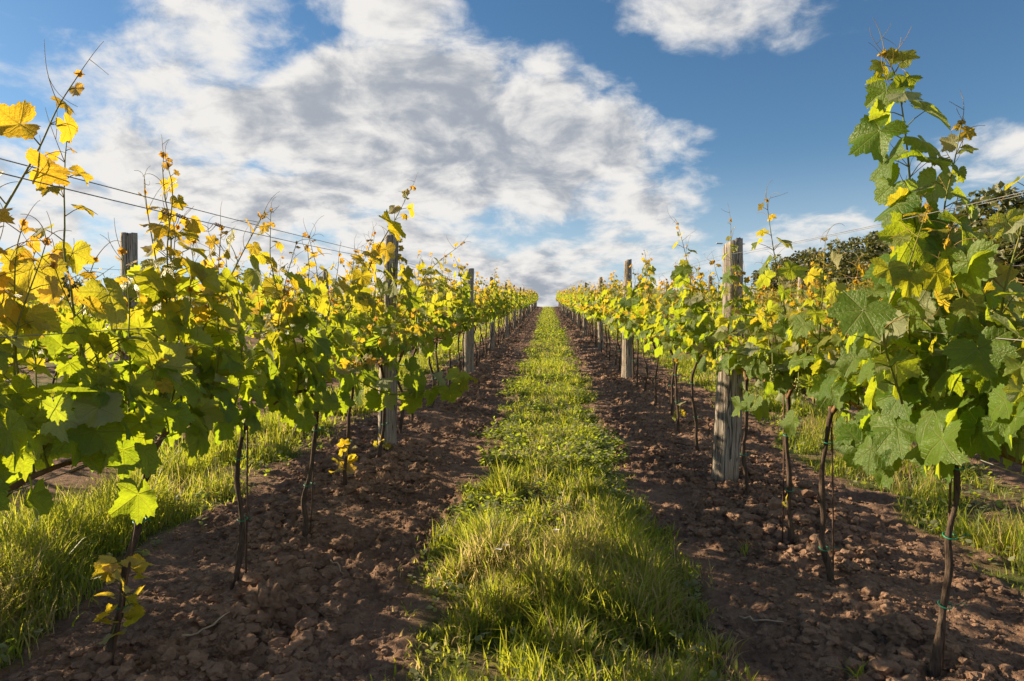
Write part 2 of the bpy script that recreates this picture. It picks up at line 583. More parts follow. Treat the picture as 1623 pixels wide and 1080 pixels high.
# plain oval leaf for weeds and trees
_a = np.linspace(0, 2 * np.pi, 7, endpoint=False)
TPL['oval'] = (np.vstack([[[0, .5]], np.stack([np.sin(_a) * 0.36, 0.5 - np.cos(_a) * 0.5], 1)]),
               np.array([(0, 1 + (k + 1) % 7, 1 + k) for k in range(7)]), np.zeros((0, 4), int))
TPL['tuft'] = (np.array([(0, 0), (0.36, .45), (0, 1.), (-.36, .5)], float), np.array([(0, 1, 2), (0, 2, 3)]), np.zeros((0, 4), int))


class Leaves:
    def __init__(s):
        s.B, s.T, s.N, s.S, s.A = [], [], [], [], []

    def add(s, base, tip, nrm, size, age, rnd):
        s.B.append(base); s.T.append(tip); s.N.append(nrm); s.S.append(size); s.A.append((age, rnd, 0))

    def add_many(s, B, T, N, S, A):
        s.B.extend(B); s.T.extend(T); s.N.extend(N); s.S.extend(S); s.A.extend(A)

    def mesh(s, name, lod, rng, mat, curl=0.62, stalk=None):
        tv, tt, tq = TPL[lod]
        B = np.array(s.B); T = np.array(s.T); N = np.array(s.N); S = np.array(s.S)
        T = T / (np.linalg.norm(T, axis=1, keepdims=True) + 1e-9)
        N = N - T * np.sum(N * T, 1, keepdims=True)
        N /= np.linalg.norm(N, axis=1, keepdims=True) + 1e-9
        X = np.cross(T, N)
        K, n = len(B), len(tv)
        x, y = tv[:, 0][None], tv[:, 1][None]
        r2 = x * x + y * y
        th = np.arctan2(x, y)
        c = rng.normal(0, 1, (K, 6))
        wid = 1 + 0.12 * c[:, 5:6]
        z = curl * (-0.28 + 0.22 * c[:, 0:1]) * r2 + curl * 0.40 * c[:, 1:2] * x * y + curl * (0.35 + 0.4 * c[:, 2:3]) * np.abs(x) * 0.6
        if lod in ('hi', 'mid'):
            z = z + curl * 0.30 * r2 * np.sin(4 * th + c[:, 3:4] * 3) * (0.6 + 0.4 * c[:, 4:5])
            va = np.radians([0, 52, -52, 112, -112])
            dv = np.min(np.abs((th[..., None] - va + np.pi) % (2 * np.pi) - np.pi), -1)
            z = z + curl * 0.22 * np.sqrt(r2) * np.clip(dv / 0.45, 0, 1) * (1 - 0.5 * np.sqrt(r2))
        L = (S * 0.60)[:, None, None]
        V = B[:, None] + L * ((x * wid)[..., None] * X[:, None] + y[..., None] * T[:, None] + z[..., None] * N[:, None])
        off = (np.arange(K) * n)[:, None, None]
        polys = [(tt[None] + off).reshape(-1, 3)]
        if len(tq): polys.append((tq[None] + off).reshape(-1, 4))
        A = np.repeat(np.array(s.A), n, 0)
        loc = np.concatenate([np.broadcast_to(tv[None], (K, n, 2)), np.zeros((K, n, 1))], -1).reshape(-1, 3)
        return np_mesh(name, V.reshape(-1, 3), polys, mat, {'leaf': A, 'local': loc})


# ------------------------------------------------------------------ vine builder
UP = np.array([0, 0, 1.0])


def unit(v):
    return v / (np.linalg.norm(v) + 1e-9)


def grow(p, d, length, rng, wander=0.10, lift=0.05, pull=0.0, step=0.05):
    """a growing shoot: list of points"""
    P = [np.array(p, float)]; d = unit(np.array(d, float))
    for i in range(max(3, int(length / step))):
        d = unit(d + rng.normal(0, wander, 3) + lift * UP - pull * np.array([P[-1][0], 0, 0]))
        P.append(P[-1] + d * step)
    return np.array(P)


def dress(P, lv, st, tn, rng, smax=0.15, node=0.068, dens=1.0, detail=2, tipage=1.0, side=None, start=0.04, lat=True, taper=0.42, x0=0.0, amin=0.0, sun_gold=0.0, agel=0.17):
    """stem tube in st, leaves in lv, tendrils in tn"""
    P = np.asarray(P)
    seg = np.linalg.norm(np.diff(P, axis=0), axis=1)
    s = np.concatenate([[0], np.cumsum(seg)]); L = s[-1]
    if st is not None:
        rad = 0.0042 * (0.30 + 0.70 * np.clip((L - s) / 0.7, 0, 1))
        if detail >= 2:
            st.add(P, rad, 6)
        else:
            st.add(P[::2] if len(P) > 5 else P, (rad * 1.3)[::2] if len(P) > 5 else rad, 4, caps=False)
    pos = start + rng.random() * 0.03
    az0 = rng.random() * 6.28; k = 0
    while pos < L - 0.005:
        p = np.array([np.interp(pos, s, P[:, c]) for c in range(3)])
        d = unit(np.array([np.interp(min(pos + .03, L), s, P[:, c]) - np.interp(max(pos - .03, 0), s, P[:, c]) for c in range(3)]))
        tip_d = L - pos
        size = smax * (0.16 + 0.84 * min(1, tip_d / taper) ** 0.85) * (0.68 + 0.56 * rng.random())
        age = tipage * math.exp(-tip_d / agel) + 0.22 * math.exp(-tip_d / 0.6) * rng.random()
        if sun_gold: age = max(age, sun_gold * np.clip((p[2] - HEAD - 0.18) / 0.45, 0, 1) * (0.4 + 0.9 * rng.random()))  # warm sun tint painted into the upper leaves as extra leaf age
        age = min(1, max(age, amin * (0.7 + 0.5 * rng.random())))
        nl = 1 + (rng.random() < 0.75 * dens if (lat and tip_d > 0.22) else 0) + (rng.random() < 0.4 * dens if (lat and tip_d > 0.35) else 0)
        for q_ in range(int(nl)):
            a = az0 + k * math.pi + rng.normal(0, 0.5) + q_ * 1.5
            ref = np.array([1.0, 0, 0]) if abs(d[0]) < 0.8 else np.array([0, 1.0, 0])
            u = unit(np.cross(d, ref)); w = np.cross(d, u)
            o = math.cos(a) * u + math.sin(a) * w
            sx = np.sign(p[0] - x0 + rng.normal(0, 0.10))
            o = unit(o + np.array([0.55 * sx, 0, 0.0]))
            sz = size * (1.0 if q_ == 0 else 0.55 + 0.35 * rng.random())
            pl = sz * (0.55 + 0.3 * rng.random()) * (1.0 if lat else 0.65) * (1 if q_ == 0 else 1.3)
            pd = unit(o * 0.9 + UP * 0.35 + d * 0.25)
            e = p + pd * pl
            droop = 0.35 + 0.5 * rng.random() if tip_d > 0.12 else -0.1
            t = unit(o * 0.55 - UP * droop + rng.normal(0, 0.28, 3))
            nn = unit(o * 0.75 + UP * (0.50 if lat else 0.3) + rng.normal(0, 0.36, 3) + (0 if lat else np.array([0, -0.55, 0])))
            if rng.random() < 0.10: nn = nn * -1
            lv.add(e, t, nn, sz, age, rng.random())
            if st is not None and detail >= 2:
                mid = (p + e) / 2 + UP * pl * 0.06
                st.add(np.array([p, mid, e]), np.array([0.0019, 0.0015, 0.0012]) * (0.5 + 0.5 * min(1, sz / .12)), 4, caps=False)
        if tn is not None and tip_d < 0.55 and rng.random() < 0.42:
            a = az0 + k * math.pi + 2.6
            o = unit(np.array([math.cos(a), math.sin(a), 0.7 + 0.5 * rng.random()]))
            tendril(tn, p, o, rng, 0.07 + 0.10 * rng.random())
        pos += node * (0.45 + 0.55 * min(1, tip_d / 0.3)) * (0.85 + 0.3 * rng.random()); k += 1
    # the tip itself: tiny folded leaves
    e = P[-1]; d = unit(P[-1] - P[-2])
    for _ in range(3 if detail >= 2 else 1):
        lv.add(e, unit(d + rng.normal(0, .5, 3)), unit(rng.normal(0, 1, 3)), smax * 0.15 * (0.7 + 0.6 * rng.random()), tipage, rng.random())
    if tn is not None:
        tendril(tn, e, unit(d + rng.normal(0, .25, 3)), rng, 0.07 + 0.06 * rng.random())


class Many(list):
    """one Tubes per tendril"""
    n = 0

    def fresh(s):
        t = Tubes(); s.append(t); s.n += 1
        return t


def tendril(tn, p, o, rng, L):
    if isinstance(tn, Many): tn = tn.fresh()
    P = [np.array(p)]; d = unit(o); ax = unit(rng.normal(0, 1, 3)); cur = 0.02 + 0.10 * rng.random()
    n = 9
    for i in range(n):
        c = cur * (1 + (i / n) ** 2 * 5)
        d = unit(d + np.cross(ax, d) * c)
        P.append(P[-1] + d * L / n)
    P = np.array(P)
    tn.add(P, np.linspace(0.0013, 0.0006, len(P)), 4, caps=False)
    if rng.random() < 0.6:
        k = 4; d = unit(P[k] - P[k - 1] + rng.normal(0, .35, 3)); Q = [P[k]]
        for i in range(6):
            d = unit(d - np.cross(ax, d) * cur * (1 + i * 0.6)); Q.append(Q[-1] + d * L / 9)
        tn.add(np.array(Q), np.linspace(0.001, 0.0006, len(Q)), 4, caps=False)


def random_shoots(rng, span, top, n, cane_z):
    """starting points and growth for an ordinary vine's shoots"""
    out = []
    for i in range(n):
        y0 = (-0.5 + (i + 0.5) / n) * span + rng.normal(0, 0.03)
        sx = rng.choice([-1, 1])
        kind = rng.random()
        z0 = cane_z + SLOPE * y0
        p = np.array([rng.normal(0, 0.02), y0, z0])
        if kind < 0.80:
            L = (top - cane_z) * (0.75 + 0.5 * rng.random())
            if rng.random() < 0.16: L *= 1.3
            P = grow(p, (sx * 0.28 * rng.random(), rng.normal(0, .22), 1), L, rng, 0.09, 0.10, 0.35)
        else:
            L = 0.40 + 0.35 * rng.random()
            P = grow(p, (sx * (0.5 + .4 * rng.random()), rng.normal(0, .4), 0.9), L, rng, 0.10, 0.0, 0.0)
            P[:, 2] -= 0.55 * (np.linspace(0, 1, len(P)) ** 2) * 0.28
        out.append(P)
    return out


def trunk_mesh(rng, H, P=None, k=9, r=0.0118):
    if P is None:
        a, b = rng.normal(0, 0.028, 2), rng.normal(0, 0.035, 2)
        P = [(0, 0, -0.06), (a[0] * .5, a[1] * .5, H * 0.18), (a[0], a[1], H * 0.45), (b[0], b[1], H * 0.75), (0, 0, H)]
    P = smooth_path(P, 6 if len(P) < 7 else 4)
    t = np.linspace(0, 1, len(P))
    R = r * (1.25 - 0.5 * t + 0.35 * np.exp(-((t - 1) / 0.08) ** 2) + 0.35 * np.exp(-(t / 0.10) ** 2))
    R = R * (1 + 0.14 * np.sin(t * 17 + rng.random() * 6))
    T = Tubes(); T.add(P, R, k, 0.28, rng)
    return T.mesh('trunk', M_BARK)


def cane_mesh(rng, H, span):
    T = Tubes()
    for s in (-1, 1):
        P = smooth_path([(0, 0, H - 0.02), (rng.normal(0, .01), s * 0.07, H + 0.04), (rng.normal(0, .012), s * span * .30, H + 0.02 + SLOPE * s * span * .3),
                         (rng.normal(0, .012), s * span * .5, H + SLOPE * s * span * .5)], 4)
        T.add(P, np.linspace(0.0095, 0.005, len(P)), 6, 0.15, rng)
    return T.mesh('cane', M_CANE)


HEAD = 0.67
VARIANTS = {'mid': [], 'far': []}


def vine_variant(seed, lod):
    rng = np.random.default_rng(seed)
    top = 1.34 + rng.normal(0, 0.05)
    span = 0.80
    lv, st, tn = Leaves(), Tubes(), Tubes()
    mid = lod == 'mid'
    tn = Many()
    for P in random_shoots(rng, span, top, 10 if mid else 8, HEAD + 0.03):
        dress(P, lv, st, tn if mid else None, rng, smax=0.145 if mid else 0.155, node=0.068 if mid else 0.095, detail=1, sun_gold=0.18,
              dens=1.0 if mid else 0.75)
    # hanging leaves round the head
    for _ in range(10 if mid else 6):
        y = rng.normal(0, 0.28); sx = rng.choice([-1, 1])
        lv.add((sx * (0.05 + .08 * rng.random()), y, HEAD + rng.normal(0.10, 0.05)), (sx * .4, rng.normal(0, .4), -0.9), (sx * .8, rng.normal(0, .4), 0.4),
               0.12 + .04 * rng.random(), 0.05, rng.random())
    d = {'foliage': lv.mesh('foliage', 'mid' if mid else 'far', rng, M_LEAF), 'trunk': trunk_mesh(rng, HEAD, None, 7 if mid else 5),
         'cane': cane_mesh(rng, HEAD, span)}
    if mid:
        d['shoot_stems'] = st.mesh('shoot_stems', M_SHOOT)
        for i_, t_ in enumerate(tn[::2]): d['tendril#%d' % i_] = t_.mesh('tendril', M_TENDRIL)
        tie = Tubes()
        for z in (0.30, 0.58):
            a = np.linspace(0, 2 * np.pi, 9)
            tie.add(np.stack([0.024 * np.cos(a), 0.024 * np.sin(a), np.full(9, z) + 0.004 * np.sin(2 * a)], 1), 0.0028, 4, caps=False)
        d['tie'] = tie.mesh('tie', M_TIE)
    return d


for sd in range(8): VARIANTS['mid'].append(vine_variant(100 + sd, 'mid'))
for sd in range(6): VARIANTS['far'].append(vine_variant(200 + sd, 'far'))
NVINE = 0


def gz1(x, y):
    return float(base_z(np.array([x]), np.array([y]))[0])


def place_vine(x, y, lod, k, label, group, rng):
    v = VARIANTS[lod][k % len(VARIANTS[lod])]
    r = bpy.data.objects.new('grapevine', None)
    COL.objects.link(r)
    r.empty_display_size = 0.2
    r.location = (x + rng.normal(0, 0.025), y, gz1(x, y))
    flip = rng.random() < 0.5
    s = 0.94 + 0.13 * rng.random()
    r.rotation_euler = (0, rng.normal(0, 0.03), rng.normal(0, 0.08))
    r.scale = (s * rng.choice([-1, 1]) if False else s, s, s * (0.95 + 0.12 * rng.random()))
    tag(r, label, 'grapevine', group)
    for part, me in v.items():
        if '#' in part and y > 9: continue
        c = bpy.data.objects.new(part.split('#')[0], me); COL.objects.link(c); c.parent = r
    return r


def near_vine(x, y, seed, label, group, trunk_px=None, shoots_px=(), nrand=9, top=1.34, sucker=(), lean=0.0, ties=(0.25, 0.5), size=0.130, buds=0, sun_gold=0.0, low=0, extra=0, tipage=1.0):
    """a vine close to the camera: every shoot a part with its own leaves and tendrils"""
    rng = np.random.default_rng(seed)
    z = gz1(x, y)
    r = bpy.data.objects.new('grapevine', None); COL.objects.link(r)
    r.location = (x, y, z); r.empty_display_size = 0.2
    tag(r, label, 'grapevine', group)
    o3 = np.array([x, y, z])
    if trunk_px is not None:
        P = [at_y(px, py, y) - o3 for px, py in trunk_px]
        P[0] = P[0] * np.array([1, 1, 0]) + np.array([0, 0, -0.05])
        TP = P + [np.array([P[-1][0] * 0.5, 0, HEAD + 0.02])] if P[-1][2] < HEAD - 0.04 else P
    else:
        TP = [(0, 0, -.06), (0.012, .01, .2), (-.008, .015, .45), (0, 0, HEAD)]
    TP = np.array(TP, float)
    TP = np.vstack([smooth_path(TP, 2)])
    TP[1:-1] += rng.normal(0, 0.0055, (len(TP) - 2, 3)) * (1, 1, 0)
    TPs = smooth_path(TP, 4)
    link('trunk', trunk_mesh(rng, HEAD, TP, 12, 0.0100), r)
    hz = TPs[-1][2]
    cm = Tubes()
    span = 0.78
    for s in (-1, 1):
        Pc = smooth_path([TPs[-1] - UP * .02, (TPs[-1][0] * .6, s * 0.08, hz + 0.035), (rng.normal(0, .01), s * span * .3, HEAD + .04 + SLOPE * s * span * .3),
                          (rng.normal(0, .01), s * span * .52, HEAD + .03 + SLOPE * s * span * .52)], 4)
        cm.add(Pc, np.linspace(0.010, 0.005, len(Pc)), 7, .15, rng)
    link('cane', cm.mesh('cane', M_CANE), r)
    paths = [(P, size * (0.9 + 0.2 * rng.random()), True) for P in random_shoots(rng, span, top, nrand + extra, HEAD + 0.04)]
    for spec in shoots_px:
        pts = [at_y(px, py, yy) - o3 for px, py, yy in spec['p']]
        paths.append((smooth_path(pts, 6), spec.get('s', size), spec.get('lat', True), spec))
    for item in paths:
        P, sm, lat = item[:3]; spec = item[3] if len(item) > 3 else {}
        lv, st, tn = Leaves(), Tubes(), Many()
        dress(P, lv, st, tn, rng, smax=sm, detail=2, lat=lat, node=spec.get('node', 0.066), taper=spec.get('taper', 0.42), tipage=spec.get('age', tipage), amin=spec.get('amin', 0.0), sun_gold=spec.get('sun_gold', sun_gold), agel=spec.get('agel', .17))
        so = link('shoot', st.mesh('shoot', M_SHOOT), r)
        link('leaves', lv.mesh('leaves', 'hi', rng, M_LEAF), so)
        for t in tn: link('tendril', t.mesh('tendril', M_TENDRIL), so)
    lv = Leaves()
    for _ in range(20):
        yy = rng.normal(0, 0.26); sx = rng.choice([-1, 1])
        lv.add((sx * (0.05 + .10 * rng.random()), yy, HEAD + rng.normal(0.11, 0.06)), (sx * .4, rng.normal(0, .4), -0.9), (sx * .8, rng.normal(0, .4), 0.4),
               size * (0.8 + .35 * rng.random()), 0.03, rng.random())
    for _ in range(low):
        yy = rng.normal(0, 0.25); sx = rng.choice([-1, 1])
        lv.add((sx * (0.06 + .16 * rng.random()), yy, HEAD + 0.09 - 0.17 * rng.random()), (sx * .3, rng.normal(0, .4), -0.9), (sx * .8, rng.normal(-.3, .4), 0.4),
               size * (0.8 + .4 * rng.random()), 0.03, rng.random())
    link('foliage', lv.mesh('foliage', 'hi', rng, M_LEAF), r)
    for tz in ties:
        i = int(np.argmin(np.abs(TPs[:, 2] - tz)))
        c = TPs[i]; a = np.linspace(0, 2 * np.pi, 12)
        t = Tubes(); t.add(np.stack([c[0] + 0.0185 * np.cos(a) + .004, c[1] + 0.020 * np.sin(a), c[2] + 0.006 * np.sin(a)], 1), 0.0022, 5, caps=False)
        t.add(np.array([c + (.028, -.01, 0), c + (.045, -.02, .012), c + (.055, -.025, .004)]), 0.0015, 4)
        link('tie', t.mesh('tie', M_TIE), r)
    for (sz, n, sl) in sucker:
        i = int(np.argmin(np.abs(TPs[:, 2] - sz))); c = TPs[i]
        lv, st = Leaves(), Tubes()
        for q_ in range(n):
            a = rng.random() * 6.28; o = np.array([math.cos(a), math.sin(a), 0.3])
            e = c + o * 0.045 + UP * rng.normal(0, .04)
            st.add(np.array([c, (c + e) / 2 + UP * .01, e]), 0.0016, 4)
            lv.add(e, unit(o + UP * rng.normal(-0.2, .5)), unit(np.cross(o, rng.normal(0, 1, 3))), sl * (0.6 + 0.6 * rng.random()), 0.35 + .3 * rng.random(), rng.random())
        so = link('sucker', st.mesh('sucker', M_SHOOT), r)
        link('leaves', lv.mesh('leaves', 'hi', rng, M_LEAF, 0.5), so)
    for b in range(buds):
        T = []
        p0 = np.array([rng.normal(0, .12), rng.normal(0, .2), HEAD + .12 + .12 * rng.random()])
        bl = []
        st = Tubes(); st.add(np.array([p0 + UP * .05, p0, p0 - UP * .07]), 0.0018, 5)
        for q_ in range(46):
            t = rng.random(); a = rng.random() * 6.28; rr = 0.018 * (1 - t * .7) * (0.5 + .5 * rng.random())
            c = p0 + np.array([rr * math.cos(a), rr * math.sin(a), -.075 * t])
            st.add(np.array([c - UP * .0035, c - UP * .002, c + UP * .002, c + UP * .0035]), np.array([.001, .0034, .0034, .001]), 5)
        link('flower_cluster', st.mesh('flower_cluster', M_BUD), r)
    return r


# ------------------------------------------------------------------ ground
xs = np.concatenate([-np.geomspace(600, 5.0, 46), np.linspace(-4.8, -2.45, 60), np.linspace(-2.4, 2.4, 400), np.linspace(2.45, 4.8, 60), np.geomspace(5.0, 600, 46)])
ys = np.concatenate([np.linspace(-40, 0.9, 14), np.geomspace(1.0, 82, 860), np.geomspace(84, 900, 40)])
GX, GY = np.meshgrid(xs, ys)
fine = (np.abs(GX) < 12) & (GY > 0.5) & (GY < 80)
GZ = np.where(fine, soil_z(GX, GY), base_z(GX, np.where(np.abs(GX) > 60, GY, GY)))
nx_, ny_ = len(xs), len(ys)
idx = np.arange(nx_ * ny_).reshape(ny_, nx_)
quads = np.stack([idx[:-1, :-1], idx[:-1, 1:], idx[1:, 1:], idx[1:, :-1]], -1).reshape(-1, 4)
grs = np.where(np.abs(GX) < 40, grassiness(GX, GY), 1.0)
zone = np.stack([grs.ravel(), np.zeros(grs.size), np.zeros(grs.size)], 1)
gobj = link('ground', np_mesh('ground', np.stack([GX.ravel(), GY.ravel(), GZ.ravel()], 1), [quads], M_SOIL, {'zone': zone}))
gobj['kind'] = 'structure'


# ------------------------------------------------------------------ soil clods
def ico(sub):
    import bmesh
    bm = bmesh.new(); bmesh.ops.create_icosphere(bm, subdivisions=sub, radius=1.0)
    V = np.array([v.co[:] for v in bm.verts]); Fc = np.array([[v.index for v in f.verts] for f in bm.faces]); bm.free()
    return V, Fc


def clod_shape(V, rng):
    s = rng.random(3) * 40
    u_, v_ = V[:, 0] * 1.5 + s[0] + V[:, 2] * 1.1, V[:, 1] * 1.5 + s[1] - V[:, 2] * 1.3
    r = 1 + 0.6 * fbm(u_, v_, int(s[2]), 2, 0.6) - 0.55 * np.abs(fbm(u_ * 2.3, v_ * 2.3, int(s[2]) + 5, 4, 0.65)) + 0.12 * rng.normal(0, 1, len(V)) * (len(V) < 700)
    W_ = V * r[:, None] * (0.8 + 0.5 * rng.random(3))
    return W_


rng = np.random.default_rng(5)
lo, hi_ = ico(2), ico(3)
SHAPES = [(clod_shape(lo[0], rng), lo[1]) for _ in range(10)]
SHAPESB = [(clod_shape(hi_[0], rng), hi_[1]) for _ in range(6)]


def scatter_clods(count, y0, y1, smin, smax, shapes, power):
    out = []
    y = y0 * (y1 / y0) ** rng.random(count)
    side = rng.choice([-1, 1], count)
    x = np.where(side < 0, ROW_L, ROW_R) + rng.uniform(-0.68, 0.68, count)
    keep = grassiness(x, y) < 0.35
    x, y = x[keep], y[keep]
    dr = np.abs(row_off(x))
    s = smin + (smax - smin) * rng.random(len(x)) ** power
    s *= np.where(dr > 0.45, 0.5, 1.0) * np.clip(0.8 + 1.2 * fbm(x * 1.9, y * 1.9, 37, 2), 0.4, 1.7)
    z = soil_z(x, y)
    return x, y, z + s * 0.12, s, rng.integers(0, len(shapes), len(x))


Vs, Ts, off = [], [], 0
for cnt, y0, y1, a, b, shp, pw in ((24000, 1.7, 5.5, 0.0050, 0.036, SHAPES, 4.6), (11000, 4.5, 14, 0.009, 0.046, SHAPES, 4.2), (1500, 14, 40, 0.02, 0.06, SHAPES, 2.5),
                                   (260, 1.8, 7.0, 0.024, 0.055, SHAPESB, 2.2)):
    x, y, z, s, k = scatter_clods(cnt, y0, y1, a, b, shp, pw)
    for i in range(len(x)):
        V, T = shp[k[i]]
        a_ = rng.random() * 6.28; ca, sa = math.cos(a_), math.sin(a_)
        R = np.array([(ca, -sa, 0), (sa, ca, 0), (0, 0, 0.75)])
        Vs.append((V @ R.T) * s[i] + (x[i], y[i], z[i])); Ts.append(T + off); off += len(V)
o = link('soil_clods', np_mesh('soil_clods', np.vstack(Vs), [np.vstack(Ts)], M_CLOD, None, False))
tag(o, 'loose crumbled brown soil clods covering the tilled strips under both vine rows', 'soil', None, 'stuff')

CLODS = [  # px, py of the middle, radius in px, label
    (425, 965, 34, 'largest rounded dirt clod on the left tilled strip, near the bottom of the frame'),
    (360, 1040, 26, 'dirt clod at the very bottom left, below the biggest clod'),
    (545, 868, 20, 'flattish dirt clod on the left strip, beside the slim trunk in its middle'),
    (432, 1015, 19, 'dark dirt clod directly in front of the largest clod on the left'),
    (680, 738, 13, 'small pale dirt clod in the aisle just right of the left grey post'),
    (1345, 905, 15, 'dirt clod just right of the thin rod beside the second right trunk'),
    (1165, 830, 14, 'rounded dirt clod in front of the thick cracked right post'),
    (1430, 1010, 22, 'broad dirt clod at the bottom right between two vine trunks'),
]
for i, (px, py, rp, lab) in enumerate(CLODS):
    d = ray(px, py); yy = 2.0
    for _ in range(30):
        p = at_y(px, py, yy); zg = gz1(p[0], yy)
        yy += (p[2] - zg) / max(0.05, (CAM_H - p[2] + SLOPE * yy) / yy) * 0.7 if abs(p[2] - zg) > 1e-4 else 0
        yy = min(max(yy, 1.2), 12)
    p = at_y(px, py, yy)
    s = rp / F * yy
    V, T = hi_
    Vc = clod_shape(ico(4)[0], rng); T4 = ico(4)[1]
    o = link('dirt_clod', np_mesh('dirt_clod', Vc * s * np.array([1, 1, .72]), [T4], M_CLOD), loc=(p[0], yy, gz1(p[0], yy) + s * 0.35))
    tag(o, lab, 'dirt clod', 'large dirt clods on the tilled soil')


# ------------------------------------------------------------------ grass
def blades(x, y, h, w, dry, rnd, bend, seg=3):
    n = len(x)
    z = soil_z(x, y) - 0.01
    a = rng.random(n) * 2 * np.pi
    lx, ly = np.cos(a), np.sin(a)
    fa = rng.random(n) * 2 * np.pi
    fx, fy = np.cos(fa), np.sin(fa)
    t = np.linspace(0, 1, seg + 1)
    cx = x[:, None] + lx[:, None] * (bend * h)[:, None] * t[None] ** 2
    cy = y[:, None] + ly[:, None] * (bend * h)[:, None] * t[None] ** 2
    cz = z[:, None] + h[:, None] * (t[None] - 0.42 * np.minimum(bend, 1.3)[:, None] * t[None] ** 2.4)
    ww = w[:, None] * (1 - t[None] ** 1.6) * 0.5
    Lv = np.stack([cx - fx[:, None] * ww, cy - fy[:, None] * ww, cz], -1)
    Rv = np.stack([cx + fx[:, None] * ww, cy + fy[:, None] * ww, cz], -1)
    V = np.concatenate([Lv[:, :seg], Rv[:, :seg], np.stack([cx[:, -1:], cy[:, -1:], cz[:, -1:]], -1)], 1)
    m = 2 * seg + 1
    off = (np.arange(n) * m)[:, None, None]
    i = np.arange(seg - 1)
    q = np.stack([i, i + seg, i + seg + 1, i + 1], 1)[None] + off
    tr = np.array([[seg - 1, 2 * seg - 1, 2 * seg]])[None] + off
    A = np.repeat(np.stack([dry, rnd, h], 1), m, 0)
    return V.reshape(-1, 3), q.reshape(-1, 4), tr.reshape(-1, 3), A


def strip_points(k, n, y0, y1, xl=None, spread=1.0):
    y = y0 * (y1 / y0) ** rng.random(n)
    x = STRIP + k * GAP + rng.uniform(-0.75, 0.75, n)
    keep = (np.abs(strip_off(x)) < strip_half(x, y) + rng.normal(0, 0.045, n))
    return x[keep], y[keep]


def grass_strip(name, k, batches, label):
    VV, QQ, TT, AA, off = [], [], [], [], 0
    for n, y0, y1, hs_, wd, seg in batches:
        x, y = strip_points(k, n, y0, y1)
        tuft = fbm(x * 2.6, y * 2.6, 41, 3) + 0.4 * fbm(x * 9, y * 9, 43, 2) + 0.22 * np.clip((3.2 - y) / 0.8, 0, 1)
        keep = rng.random(len(x)) < np.clip(0.52 + 2.3 * tuft, 0.07, 1)
        x, y, tuft = x[keep], y[keep], tuft[keep]
        edge = np.clip((strip_half(x, y) - np.abs(strip_off(x))) / 0.2, 0.35, 1)
        h = hs_ * (0.45 + 0.8 * rng.random(len(x)) ** 1.4) * np.clip(0.9 + 1.3 * tuft, 0.3, 1.7) * edge
        w = wd * (0.6 + 0.8 * rng.random(len(x)))
        dryp = np.clip(0.08 - 0.9 * fbm(x * 1.7 + 9, y * 1.7, 77, 3), 0.03, 0.75)
        dry = np.where(rng.random(len(x)) < dryp, 0.6 + 0.4 * rng.random(len(x)), 0.12 * rng.random(len(x)))
        bend = 0.15 + 0.9 * rng.random(len(x)) ** 1.5
        V, q, t, A = blades(x, y, h, w, dry, rng.random(len(x)), bend, seg)
        VV.append(V); QQ.append(q + off); TT.append(t + off); AA.append(A); off += len(V)
    o = link(name, np_mesh(name, np.vstack(VV), [np.vstack(QQ), np.vstack(TT)], M_BLADE, {'leaf': np.vstack(AA)}))
    tag(o, label, 'grass', None, 'stuff')


grass_strip('grass', 0, [(62000, 1.7, 4.5, 0.165, 0.0085, 4), (46000, 4.0, 10, 0.115, 0.008, 3), (34000, 9, 26, 0.11, 0.013, 2), (24000, 24, 80, 0.12, 0.028, 2)],
            'bright green and straw grass strip running up the aisle between the two vine rows')
grass_strip('grass', -1, [(34000, 2.0, 6.5, 0.24, 0.006, 3), (26000, 6, 16, 0.18, 0.011, 3), (12000, 15, 50, 0.15, 0.02, 2)],
            'sunlit taller grass strip seen under the left row of vines')
grass_strip('grass', 1, [(34000, 2.0, 7, 0.16, 0.006, 3), (26000, 6.5, 16, 0.15, 0.011, 3), (12000, 15, 50, 0.15, 0.02, 2)],
            'grass strip seen under the right row of vines')
for k in (-2, 2):
    grass_strip('grass', k, [(34000, 2.5, 30, 0.18, 0.014, 2)], 'grass strip beyond the second vine row on the %s' % ('left' if k < 0 else 'right'))


def weeds(k, batches, label):
    lv = Leaves()
    for n, y0, y1, size in batches:
        x, y = strip_points(k, n, y0, y1)
        patch = fbm(x * 2.1 + 3, y * 2.1, 91, 3)
        keep = rng.random(len(x)) < np.clip(0.36 + 1.5 * patch, 0.05, 1)
        x, y = x[keep], y[keep]
        m = 5
        for i in range(len(x)):
            zz = None
            a0 = rng.random() * 6.28; hh = size * (0.6 + 1.6 * rng.random())
            for j in range(m):
                a = a0 + j * 2.4; o = np.array([math.cos(a), math.sin(a), 0])
                lv.add((x[i], y[i], hh * (j + 1) / m), o * 0.9 + UP * (0.15 + 0.7 * rng.random()), UP + rng.normal(0, .3, 3), size * (0.8 + .9 * rng.random()),
                       0.15 * rng.random(), rng.random())
    B = np.array(lv.B); B[:, 2] += soil_z(B[:, 0], B[:, 1]); lv.B = list(B)
    o = link('weeds', lv.mesh('weeds', 'oval', rng, M_WEED, 0.6))
    tag(o, label, 'weeds', None, 'stuff')


